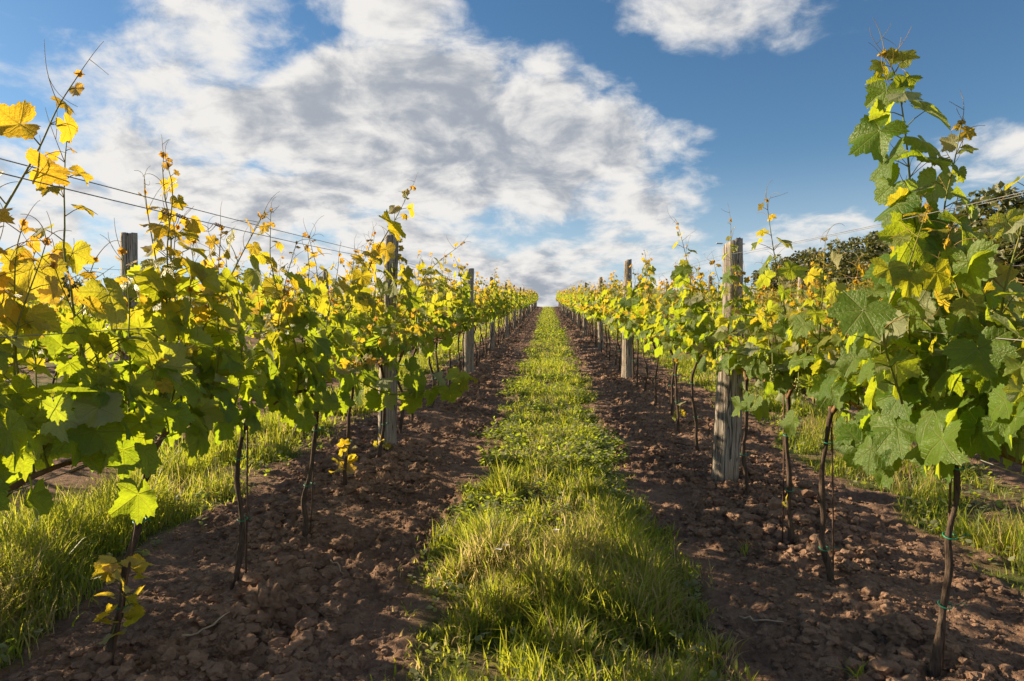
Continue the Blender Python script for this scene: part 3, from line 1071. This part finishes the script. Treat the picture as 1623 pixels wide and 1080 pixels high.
M_WEED = leaf_material("weed_leaf", ((0.035, 0.095, 0.012), (0.07, 0.15, 0.02)), (0.12, 0.16, 0.03), (0.12, 0.16, 0.03), (0.46, 0.62, 0.03), (0.6, 0.65, 0.04), 0.55)
weeds(0, [(9500, 1.7, 7, 0.034), (9500, 5, 22, 0.042), (3000, 20, 70, 0.08)], 'low broad-leaved weeds and clover growing through the middle grass strip')
weeds(-1, [(1500, 2.0, 9, 0.04), (900, 8, 25, 0.06)], 'broad-leaved weeds in the grass behind the left vine row')
weeds(1, [(1600, 2.0, 9, 0.04), (900, 8, 25, 0.06)], 'broad-leaved weeds in the grass behind the right vine row')


# ------------------------------------------------------------------ wooden posts
def post_mesh(seed, h, r, flat=0.0, slant=0.02):
    rg = np.random.default_rng(seed)
    k, m = 40, 46
    zz = np.concatenate([[-0.12], np.linspace(0.0, h, m - 1)])
    a = np.linspace(0, 2 * np.pi, k, endpoint=False)
    prof = 1 + 0.07 * np.sin(2 * a + rg.random() * 6) + 0.05 * np.sin(3 * a + rg.random() * 6) + 0.035 * (rg.random(k) - .5)
    if flat:
        lim = r * (1 - flat)
        ca = np.cos(a - rg.random() * 6.28)
        prof = np.minimum(prof, (1 - flat) / np.maximum(ca, 0.3))
    cr = np.zeros(k)
    for _ in range(4):
        j = rg.integers(0, k); cr[j] -= 0.10 + 0.22 * rg.random()
    t = np.clip(zz / h, 0, 1)
    R = r * (1.06 - 0.42 * t)[:, None] * (prof[None] + cr[None] * (0.35 + 0.65 * np.abs(np.sin(t * 2.3 + rg.random() * 3)))[:, None])
    R = R * (1 + 0.03 * (rg.random((m, k)) - .5)) + 0.006 * np.sin(t * 9 + rg.random() * 6)[:, None]
    cxx = 0.018 * np.sin(t * 2.6 + rg.random() * 5); cyy = 0.018 * np.sin(t * 2.1 + rg.random() * 5)
    V = np.stack([cxx[:, None] + R * np.cos(a), cyy[:, None] + R * np.sin(a), np.broadcast_to(zz[:, None], (m, k)).copy()], -1)
    sa = rg.random() * 6.28
    V[-1, :, 2] += slant * np.cos(a - sa) + 0.010 * (rg.random(k) - .5)
    V[-2, :, 2] += 0.5 * slant * np.cos(a - sa)
    top = V[-1].copy(); inner = (top - top.mean(0)) * 0.55 + top.mean(0); inner[:, 2] += 0.006 * (rg.random(k) - .3)
    VV = np.concatenate([V.reshape(-1, 3), inner, inner.mean(0)[None] - (0, 0, .004)])
    idx = np.arange(m * k).reshape(m, k); nx = np.roll(idx, -1, 1)
    Q = np.stack([idx[:-1], nx[:-1], nx[1:], idx[1:]], -1).reshape(-1, 4)
    ii = m * k + np.arange(k); jj = np.roll(ii, -1)
    Q2 = np.stack([idx[-1], nx[-1], jj, ii], -1)
    T = np.stack([ii, jj, np.full(k, m * k + k)], -1)
    me = np_mesh('wooden_post', VV, [Q, Q2, T], M_WOOD)
    return me


def staple_mesh(x, z):
    t = Tubes(); s = 1 if x > 0 else -1
    t.add(smooth_path([(x - s * .03, -.012, z), (x + s * .008, -.010, z), (x + s * .012, 0, z), (x + s * .008, .010, z), (x - s * .03, .012, z)], 3), 0.0022, 5)
    return t.mesh('staple', M_WIRE)


POSTS = {}
PG = 'weathered wooden trellis posts'
PM = [post_mesh(900 + i, 1.62, 0.064, 0.12 * (i % 2), 0.02) for i in range(5)]
ORD = ['first', 'second', 'third', 'fourth', 'fifth', 'sixth', 'seventh', 'eighth', 'ninth', 'tenth', 'eleventh', 'twelfth', 'thirteenth', 'fourteenth', 'fifteenth']


def add_post(x, y, me, label, rot=0.0, lean=(0, 0), scale=1.0, staples=False, h=1.62, r=.06):
    o = link('wooden_post', me, loc=(x, y, gz1(x, y)))
    o.rotation_euler = (lean[1], lean[0], rot); o.scale = (scale, scale, 1)
    tag(o, label, 'post', PG)
    if staples:
        for sx in (-1, 1):
            link('staple', staple_mesh(sx * r * 0.92, 1.50), o)
    return o


yl = [5.3, 10.6, 15.3] + [20.2 + 5.1 * i for i in range(11)]
yr = [4.48, 10.05, 15.6] + [21.0 + 5.3 * i for i in range(10)]
ll = ['grey weathered post, nearest in the left aisle row, standing tall above the leaves', 'second post up the left aisle row, dark grey, past the nearest left post',
      'third post up the left aisle row, thin and half hidden by leaves', 'fourth post up the left aisle row, its top just above the hedge']
rl = ['thick cracked pale post, nearest in the right aisle row, bare from soil to leaves', 'second post up the right aisle row, broad split top against the cloud',
      'third post up the right aisle row, slim top beside a bright shoot', 'fourth post up the right aisle row, small top above the hedge']
for i, y in enumerate(yl):
    me = post_mesh(31, 1.67, 0.072, 0.1, 0.02) if i == 0 else (post_mesh(33, 1.62, 0.085, .1, .01) if i == 1 else PM[i % 5])
    add_post(ROW_L + [0.0, 0.02, -.03, .02][i % 4], y, me, ll[i] if i < 4 else 'tiny far-off post top poking out of the left aisle row near the crest', i * 1.3,
             (0.012 * math.sin(i * 2.1), 0.01 * math.cos(i * 1.7)), 1.0, i < 2, 1.67, .07)
for i, y in enumerate(yr):
    me = post_mesh(52, 1.50, 0.086, 0.1, 0.03) if i == 0 else (post_mesh(54, 1.70, 0.095, 0.15, .02) if i == 1 else PM[(i + 2) % 5])
    add_post(ROW_R + (-0.045 if i == 0 else [0.0, 0.0, .03, -.02][i % 4]), y, me, rl[i] if i < 4 else 'tiny far-off post top poking out of the right aisle row near the crest', i * 1.9,
             (0.03 if i == 0 else 0.014 * math.sin(i * 1.9), 0.01 * math.cos(i * 1.1)), 1.0, i < 2, 1.62, .085)
P2L = [5.8 + 5.2 * i for i in range(6)]
P2R = [4.5 + 5.4 * i for i in range(6)]
for i, y in enumerate(P2L):
    add_post(ROW_L - GAP, y, PM[i % 5] if i else post_mesh(71, 1.74, .098, .1, .01), 'lone grey post rising above the leaves at far left, second row over' if i == 0 else
             'post of the second row to the left, mostly hidden behind the left aisle row', i * 2.2)
for i, y in enumerate(P2R):
    add_post(ROW_R + GAP, y, PM[(i + 1) % 5], 'short pale post top between right vines, in the second row over' if i == 1 else
             'post of the second row to the right, mostly hidden behind the right aisle row', i * 1.2, (0, 0), 1.0 if i != 1 else 1.35)


# ------------------------------------------------------------------ wires
def wire(x, h, y0, y1, label, posts, sag=0.015, r=0.0016):
    yy = np.concatenate([np.linspace(y0, 12, 40), np.linspace(12.5, y1, 30)])
    pz = np.array([gz1(x, y) - 0.055 * 0 for y in yy])
    pz = SLOPE * yy + 0.37 * (yy / 75) ** 2
    per = 5.2
    z = pz + 0.05 + h - sag * np.abs(np.sin(np.pi * (yy - posts) / per))
    t = Tubes(); t.add(np.stack([np.full(len(yy), x), yy, z], 1), r, 6)
    o = link('trellis_wire', t.mesh('trellis_wire', M_WIRE))
    tag(o, label, 'wire', 'trellis wires along the vine rows')


wire(ROW_L - 0.078, 1.505, 0.6, 76, 'upper wire of the left row on its far side, crossing the sky at left', 5.3, 0.012)
wire(ROW_L + 0.078, 1.442, 0.6, 76, 'upper wire of the left row on its aisle side, carrying dried tendrils', 5.3, 0.025, 0.0015)
wire(ROW_L, 1.08, 0.6, 76, 'middle wire of the left row, hidden among the leaves', 5.3)
wire(ROW_L, 0.72, 0.6, 76, 'lowest wire of the left row, holding the horizontal canes', 5.3)
wire(ROW_R - 0.095, 1.42, 0.6, 76, 'upper wire of the right row on its aisle side, pale against the trees', 4.48, 0.03, 0.0010)
wire(ROW_R + 0.095, 1.44, 0.6, 76, 'upper wire of the right row on its far side, pale against the trees', 4.48, 0.015, 0.0010)
wire(ROW_R - 0.03, 1.06, 0.6, 76, 'middle wire of the right row, glinting among the nearest leaves', 4.48)
wire(ROW_R, 0.72, 0.6, 76, 'lowest wire of the right row, holding the horizontal canes', 4.48)
wire(ROW_L - GAP, 1.42, 3.0, 60, 'wire of the second row to the left, behind the lone post', 5.8)
wire(ROW_R + GAP, 1.40, 3.0, 60, 'wire of the second row to the right, in front of the trees', 4.5)
wire(ROW_R + GAP, 1.20, 3.0, 60, 'lower wire of the second row to the right, in front of the trees', 4.5)


def wire_z(x, h, y, posts, sag):
    return SLOPE * y + 0.37 * (y / 75) ** 2 + 0.05 + h - sag * abs(math.sin(math.pi * (y - posts) / 5.2))


DT = [(2.02, 'dried tendril knot hanging from the left upper wire, leftmost of three'),
      (2.10, 'tangled dried tendril on the left upper wire, middle and bushiest of three'),
      (2.35, 'dried tendril wrapped on the left upper wire, rightmost of three')]
for i, (y, lab) in enumerate(DT):
    rg = np.random.default_rng(60 + i)
    x = ROW_L + 0.078; z = wire_z(x, 1.442, y, 5.3, .025)
    t = Tubes()
    a = np.linspace(0, 2 * np.pi * 4, 40)
    t.add(np.stack([0.0045 * np.cos(a), np.linspace(-.03, .03, 40), 0.0045 * np.sin(a)], 1), 0.0018, 5)
    for _ in range(3 if i == 1 else 2):
        tendril(t, np.array([0, rg.normal(0, .02), 0]), np.array([rg.normal(0, .4), rg.normal(0, .5), -1]), rg, 0.05 + .03 * rg.random())
    o = link('dried_tendril', t.mesh('dried_tendril', M_DRY), loc=(x, y, z))
    tag(o, lab, 'tendril', 'dried tendrils left on the wire')

# ------------------------------------------------------------------ near vines (both aisle rows)
GL, GR = 'grapevines of the left aisle row', 'grapevines of the right aisle row'
near_vine(-1.28, 1.50, 11, 'nearest left vine, leaves filling the left edge, tall orange-tipped shoot against the sky', GL,
          shoots_px=[dict(p=[(-90, 560, 1.52), (-30, 400, 1.56), (25, 300, 1.60), (62, 235, 1.63), (92, 170, 1.66), (125, 118, 1.68)], s=0.165, lat=False, node=0.080, taper=0.42, amin=.75)],
          nrand=10, top=1.33, sun_gold=.52, low=7)
near_vine(-1.26, 2.15, 12, 'left vine whose dark leaning trunk carries yellow sucker leaves near its foot', GL,
          [(165, 1080), (188, 960), (215, 840), (238, 735)], nrand=10, sucker=((0.10, 5, .07), (0.20, 6, .085), (0.30, 5, .07)), ties=(.18, .45),
          shoots_px=[dict(p=[(262, 520, 2.2), (250, 430, 2.2), (236, 350, 2.2), (230, 305, 2.2)], s=0.11, lat=False, node=.08),
                     dict(p=[(300, 560, 2.3), (350, 470, 2.36), (385, 400, 2.4), (415, 345, 2.45)], s=0.14)], sun_gold=.52, low=0)
near_vine(-1.27, 2.73, 13, 'left vine with a slender pale trunk and thin dark rod, third trunk from the post', GL,
          [(365, 950), (382, 860), (374, 760), (388, 672)], nrand=10,
          shoots_px=[dict(p=[(440, 520, 3.0), (452, 450, 3.0), (470, 385, 3.05)], s=.10)], sun_gold=.52, low=8)
near_vine(-1.20, 3.33, 14, 'left vine with a kinked double stem, bare soil all round its foot', GL,
          [(482, 866), (487, 790), (498, 700), (502, 630)], nrand=10,
          shoots_px=[dict(p=[(500, 560, 3.5), (560, 480, 3.7), (596, 400, 3.8), (628, 345, 3.9), (652, 298, 4.0)], s=.14, node=.08)], sun_gold=.52, low=8)
near_vine(-1.27, 4.20, 15, 'left vine with a bright yellow-green sucker low on its trunk', GL, [(546, 785), (552, 700), (556, 620)], nrand=10,
          sucker=((0.10, 7, .10), (0.20, 5, .07)),
          shoots_px=[dict(p=[(560, 600, 4.2), (620, 625, 4.0), (690, 615, 3.9), (758, 600, 3.85)], s=.15, lat=False, taper=.2, age=.5)], sun_gold=.45, low=6)
near_vine(-1.24, 4.88, 16, 'left vine standing just in front of the nearest left post', GL, [(600, 738), (606, 680), (610, 620)], nrand=10,
          sucker=((0.13, 6, .06),),
          shoots_px=[dict(p=[(640, 500, 5.0), (680, 430, 5.0), (735, 385, 5.0)], s=.12, node=.09)], sun_gold=.35, low=4)

near_vine(1.22, 1.36, 21, 'nearest right vine, its pale leaves cut off by the right edge', GR, nrand=9, top=1.12, low=0, tipage=.35)
near_vine(1.22, 2.18, 22, 'tallest right vine, two long shoots high in the blue sky, dark crooked trunk', GR,
          [(1476, 1075), (1500, 960), (1506, 850), (1515, 740)], nrand=10, ties=(.2, .40, .62), buds=3, top=1.30, extra=3, size=.145,
          shoots_px=[dict(p=[(1490, 620, 2.2), (1470, 480, 2.2), (1448, 340, 2.22), (1436, 220, 2.25), (1422, 130, 2.27), (1402, 84, 2.28)], s=.168, node=.042, taper=.26, lat=False, agel=.06, sun_gold=0),
                     dict(p=[(1500, 620, 2.2), (1500, 450, 2.16), (1496, 340, 2.16), (1512, 260, 2.16), (1524, 196, 2.16)], s=.130, node=.050, taper=.30, lat=False, agel=.07, sun_gold=0),
                     dict(p=[(1450, 650, 2.25), (1440, 520, 2.25), (1450, 400, 2.25), (1446, 300, 2.25)], s=.15, node=.05, agel=.05, taper=.2),
                     dict(p=[(1530, 650, 2.25), (1530, 520, 2.25), (1512, 420, 2.25), (1508, 350, 2.25)], s=.14, node=.05, agel=.05, taper=.2),
                     dict(p=[(1430, 640, 2.1), (1400, 520, 2.0), (1440, 420, 2.0), (1470, 330, 2.05)], s=.15)], low=12, sun_gold=0, tipage=.7)
near_vine(1.18, 2.85, 23, 'right vine with a bowed trunk tied in green to a thin rod', GR, [(1319, 935), (1308, 860), (1302, 790), (1310, 700)], nrand=10, top=1.18, buds=2,
          ties=(.12, .55), shoots_px=[dict(p=[(1290, 640, 2.9), (1300, 520, 2.9), (1305, 440, 2.9), (1308, 380, 2.9)], s=.13)], sun_gold=.1, low=0, tipage=.75)
near_vine(1.14, 3.30, 24, 'right vine with a straight stem, left of the bowed trunk with the rod', GR, [(1252, 880), (1250, 800), (1248, 700)], nrand=10, top=1.18,
          sucker=((0.2, 2, .05),), shoots_px=[dict(p=[(1275, 620, 3.4), (1250, 520, 3.4), (1232, 430, 3.4), (1222, 370, 3.4), (1215, 318, 3.4)], s=.135, node=.08)], sun_gold=.12, low=6, tipage=.8)
near_vine(1.16, 4.02, 25, 'right vine just in front of the thick cracked post', GR, [(1184, 798), (1181, 720), (1180, 650)], nrand=9, top=1.26,
          shoots_px=[dict(p=[(1185, 600, 4.1), (1170, 490, 4.1), (1160, 410, 4.1), (1158, 350, 4.1)], s=.12, node=.075)], sun_gold=.2, tipage=.85)
near_vine(1.19, 5.25, 26, 'right vine just past the thick cracked post, its trunk flared at the foot', GR, [(1108, 722), (1102, 670), (1096, 600)], nrand=9,
          shoots_px=[dict(p=[(1110, 560, 5.2), (1100, 480, 5.2), (1088, 410, 5.2), (1074, 355, 5.2)], s=.125, node=.075)], sun_gold=.2, tipage=.85)
near_vine(1.20, 6.0, 27, 'right vine with a small leafy sucker beside its thin trunk', GR, [(1074, 672), (1073, 630), (1072, 590)], nrand=9, sucker=((0.12, 6, .07),), sun_gold=.2)

# ------------------------------------------------------------------ remaining individual vines
rg = np.random.default_rng(77)


def seg_of(y, posts):
    return sum(1 for p in posts if p < y)


def fill_row(x, y0, y1, step, posts, side, group, start_k):
    y = y0; k = start_k; cnt = {}
    while y < y1:
        if all(abs(y - p) > 0.14 for p in posts):
            s = seg_of(y, posts)
            cnt[s] = cnt.get(s, 0) + 1
            lod = 'mid' if y < 19 else 'far'
            if s <= 3:
                c = cnt[s] + (0 if (s > 1 or side == 'left') else 2)
                lab = 'slim-trunked vine of the %s aisle row, %s one behind its %s wooden post' % (side, ORD[c - 1], ORD[s - 1])
                gname = group
            else:
                lab = 'small distant vine of the %s aisle row, merged into the hedge towards the crest' % side
                gname = 'distant vines of the %s aisle row' % side
            place_vine(x, y, lod, k + int(rg.integers(0, 3)), lab, gname, rg)
            k += 1
        y += step * (0.93 + 0.14 * rg.random())
    return k


nl = fill_row(ROW_L, 5.75, 75, 0.72, yl, 'left', GL, 0)
nr = fill_row(ROW_R, 6.75, 75, 0.74, yr, 'right', GR, 1)
NIND = nl + nr + 12
# second rows: nearest ones as individuals
rest = []
y2 = {}
for side, x, y0 in (('left', ROW_L - GAP, 1.3), ('right', ROW_R + GAP, 1.6)):
    y = y0; k = 3
    for i in range(44):
        place_vine(x, y, 'mid' if y < 15 else 'far', k, 'vine of the second row to the %s, glimpsed behind the %s aisle row' % (side, side), 'vines of the second row to the %s' % side, rg)
        k += 1; y += 0.74
    y2[side] = y

# all the rest: one mesh
lv = Leaves()
tpl = []
for sd in range(5):
    r2 = np.random.default_rng(300 + sd); L2 = Leaves()
    for P in random_shoots(r2, 0.8, 1.34, 7, HEAD + .03):
        dress(P, L2, None, None, r2, smax=0.165, node=0.12, detail=1, dens=.6)
    tpl.append((np.array(L2.B), L2.T, L2.N, L2.S, L2.A))
for x, y0 in ((ROW_L - GAP, y2['left']), (ROW_R + GAP, y2['right']), (ROW_L - 2 * GAP, 1.6), (ROW_R + 2 * GAP, 5.5), (ROW_L - 3 * GAP, 8), (ROW_R + 3 * GAP, 8),
              (ROW_L - 4 * GAP, 11), (ROW_R + 4 * GAP, 11), (ROW_R + 5 * GAP, 13), (ROW_R + 6 * GAP, 16), (ROW_L - 5 * GAP, 13), (ROW_L - 6 * GAP, 16)):
    y = y0
    while y < (75 if abs(x) < 7 else 50):
        B, T, N, S, A = tpl[int(rg.integers(0, 5))]
        sc = 0.94 + .13 * rg.random()
        lv.add_many(list(B * sc + (x, y, gz1(x, y))), T, N, S, A)
        y += 0.78
o = link('distant_vines', lv.mesh('distant_vines', 'far', rg, M_LEAF))
tag(o, 'mass of further vine rows on both sides, seen as leafy bands behind the nearer rows', 'vines', None, 'stuff')

# ------------------------------------------------------------------ training rods beside near trunks
RODS = [(390, 880, 392, 665, 2.75, 'thin dark rod beside the slender pale left trunk'), (492, 800, 500, 640, 3.36, 'thin dark rod beside the kinked left trunk'),
        (1320, 880, 1318, 690, 2.87, 'thin dark rod right of the bowed right trunk'), (1240, 880, 1243, 690, 3.32, 'thin dark rod close against the straight right trunk'),
        (1492, 1060, 1510, 760, 2.2, 'thin dark rod behind the crooked trunk of the tallest right vine'), (172, 1080, 236, 740, 2.12, 'thin dark rod behind the leaning left trunk')]
for ax, ay, bx_, by, yy, lab in RODS:
    a = at_y(ax, ay, yy); b = at_y(bx_, by, yy)
    zg = gz1(a[0], yy)
    foot = np.array([a[0], yy, zg - .05]); b[2] = max(b[2], zg + 0.7)
    t = Tubes(); t.add(np.stack([foot, (foot + b) / 2 + (.003, 0, 0), b]) - np.array([a[0], yy, zg]), 0.0036, 6)
    o = link('training_rod', t.mesh('training_rod', M_ROD), loc=(a[0], yy, zg))
    tag(o, lab, 'rod', 'training rods beside vine trunks')


# ------------------------------------------------------------------ small things on the soil
def ground_at(px, py):
    best = None
    for yy in np.linspace(1.4, 14, 1200):
        p = at_y(px, py, yy)
        if p[2] <= gz1(p[0], yy): return p[0], yy
    return 0, 3


TW = [(540, 905, 0.22, -50, 'long pale twig lying on the left tilled strip beyond the biggest clod'), (330, 1000, 0.20, 60, 'thin pale twig lying on soil left of the biggest clod'),
      (1205, 985, 0.16, -40, 'short straw-coloured twig on the right tilled strip near the bottom')]
for i, (px, py, L, deg, lab) in enumerate(TW):
    x, y = ground_at(px, py); r2 = np.random.default_rng(i)
    a = math.radians(deg); s = np.linspace(-.5, .5, 8) * L
    X = x + s * math.cos(a) + r2.normal(0, .006, 8); Y = y + s * math.sin(a) + r2.normal(0, .006, 8)
    Z = soil_z(X, Y) + 0.012
    Z = np.maximum(Z, np.convolve(np.pad(Z, 1, 'edge'), [1 / 3] * 3, 'valid'))
    t = Tubes(); t.add(np.stack([X - x, Y - y, Z - gz1(x, y)], 1), np.linspace(.004, .0022, 8), 6, .2, r2)
    o = link('twig', t.mesh('twig', M_STRAW), loc=(x, y, gz1(x, y)))
    tag(o, lab, 'twig', 'twigs on the soil')

WC = [(705, 845, 0.15, 70, 'loose tuft of grass growing alone in the left tilled strip'), (1360, 1075, 0.10, 16, 'small grassy weed at the bottom edge of the right tilled strip'),
      (690, 870, 0.07, 14, 'tiny weed just below the lone grass tuft on the left strip'), (1180, 880, 0.07, 12, 'small weed on the right strip near the edge of the grass')]
for i, (px, py, h, n, lab) in enumerate(WC):
    x, y = ground_at(px, py)
    r2 = np.random.default_rng(400 + i)
    X = x + r2.normal(0, 0.03 if n > 20 else .012, n); Y = y + r2.normal(0, 0.03 if n > 20 else .012, n)
    V, q_, t_, A = blades(X, Y, h * (0.5 + .8 * r2.random(n)), np.full(n, .006), np.where(r2.random(n) < .2, .9, .05), r2.random(n), 0.3 + r2.random(n), 4)
    o = link('weed_tuft', np_mesh('weed_tuft', V - (x, y, gz1(x, y)), [q_, t_], M_BLADE, {'leaf': A}), loc=(x, y, gz1(x, y)))
    tag(o, lab, 'weed', 'weeds growing on the bare soil')


# ------------------------------------------------------------------ trees on the skyline
def tree_variant(seed, H, R):
    r2 = np.random.default_rng(seed)
    T = Tubes(); tips = []

    def limb(p, d, L, r, depth):
        P = [np.array(p)]; d = unit(np.array(d))
        for _ in range(6):
            d = unit(d + r2.normal(0, .14, 3) + UP * .05); P.append(P[-1] + d * L / 6)
        P = np.array(P); T.add(P, np.linspace(r, r * .55, 7), 7, .15, r2, caps=False)
        if depth == 0:
            tips.append(P[-1]); tips.append(P[4]); return
        for j in range(3 if depth > 1 else 4):
            q_ = P[r2.integers(3, 7)]
            a = r2.random() * 6.28
            limb(q_, unit(d * 0.6 + np.array([math.cos(a), math.sin(a), .35]) * .9), L * .62, r * .5, depth - 1)
    limb((0, 0, -.2), (0, 0, 1), H * .30, H * .028, 3)
    ex = r2.normal(0, 1, (70, 3)); ex /= np.linalg.norm(ex, axis=1, keepdims=True)
    tips += list(ex * r2.random((70, 1)) ** .35 * (H * .34, H * .34, H * .36) + (0, 0, H * .45))
    tips = np.array(tips)
    lo_, hi2 = tips.min(0), tips.max(0)
    # crown: clumps around the limb tips plus a ragged shell
    lv = Leaves()
    for c in tips:
        cr = H * (0.05 + 0.06 * r2.random())
        n = int(64 + 56 * r2.random())
        D = r2.normal(0, 1, (n, 3)); D /= np.linalg.norm(D, axis=1, keepdims=True)
        B = c + D * cr * r2.random((n, 1)) ** .4 * (1.1, 1.1, .8)
        for b, d in zip(B, D):
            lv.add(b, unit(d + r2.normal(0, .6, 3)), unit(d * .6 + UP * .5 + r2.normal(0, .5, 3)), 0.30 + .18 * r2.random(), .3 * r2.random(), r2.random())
    return {'trunk': T.mesh('trunk', M_TBARK), 'crown': lv.mesh('crown', 'tuft', r2, M_TREE, .5)}, max(hi2[2], 1)


TV = [tree_variant(700 + i, 6.0, 2.5) for i in range(4)]
TREES = [  # px, top py, distance, variant, label
    (1600, 300, 34, 0, 'tallest dark broadleaf tree at the right edge of the skyline'), (1545, 335, 38, 1, 'rounded dark tree just left of the tallest right-edge tree'),
    (1660, 320, 32, 2, 'dark tree cut by the right edge of the frame'), (1480, 352, 44, 2, 'dark tree behind the tall double shoots on the right'),
    (1425, 362, 50, 3, 'dark tree just left of the tall double shoots'), (1375, 378, 54, 0, 'small dark tree in the middle of the right-hand treeline'),
    (1325, 384, 58, 1, 'low dark tree above the second-row post top on the right'), (1280, 396, 60, 3, 'low dark tree near the left end of the right treeline'),
    (1235, 408, 64, 2, 'smallest bushy tree ending the right treeline beside the bright shoots'),
    (98, 432, 62, 1, 'dark bushy tree low on the skyline at far left'), (55, 440, 66, 3, 'smaller dark bush left of the far-left skyline tree'), (330, 452, 70, 0, 'low dark bush on the left skyline showing between shoots')]
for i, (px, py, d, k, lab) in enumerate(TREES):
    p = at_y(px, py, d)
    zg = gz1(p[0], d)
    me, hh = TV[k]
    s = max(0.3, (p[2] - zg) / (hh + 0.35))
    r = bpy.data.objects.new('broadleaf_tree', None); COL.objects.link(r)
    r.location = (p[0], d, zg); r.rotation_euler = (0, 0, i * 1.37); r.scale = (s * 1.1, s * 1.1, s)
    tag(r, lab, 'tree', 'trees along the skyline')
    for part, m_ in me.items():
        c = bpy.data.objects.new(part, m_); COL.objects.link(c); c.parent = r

a, b = at_y(1482, 555, 2.02), at_y(1594, 557, 2.10)
t = Tubes(); t.add(smooth_path([a - a, (b - a) * .5 - UP * .002, b - a], 5), 0.0013, 5)
o = link('twine', t.mesh('twine', M_PETAL), loc=tuple(a))
tag(o, 'short white twine stretched among the leaves of the tallest right vine', 'twine')

FL = [(787, 880, .13, 'small white blossom, leftmost of three at the left edge of the centre grass'), (806, 872, .13, 'small white blossom, middle of three at the left edge of the centre grass'),
      (888, 855, .15, 'small white blossom, rightmost of three, well inside the centre grass')]
for i, (px, py, h, lab) in enumerate(FL):
    x, y = ground_at(px, py + 40); zg = gz1(x, y); r2 = np.random.default_rng(i + 50)
    r = bpy.data.objects.new('wild_flower', None); COL.objects.link(r); r.location = (x, y, zg)
    tag(r, lab, 'flower', 'white blossoms in the grass')
    t = Tubes(); top = np.array([r2.normal(0, .02), r2.normal(0, .02), h]); t.add(smooth_path([(0, 0, -.02), top * .6 + (.01, 0, 0), top], 4), .0016, 5)
    link('stem', t.mesh('stem', M_SHOOT), r)
    lv = Leaves()
    for k in range(9):
        a_ = k * 0.7; lv.add(top, (math.cos(a_), math.sin(a_), .35), (-.3 * math.cos(a_), -.3 * math.sin(a_), 1), .030, 0, r2.random())
    link('petals', lv.mesh('petals', 'oval', r2, M_PETAL, .3), r)
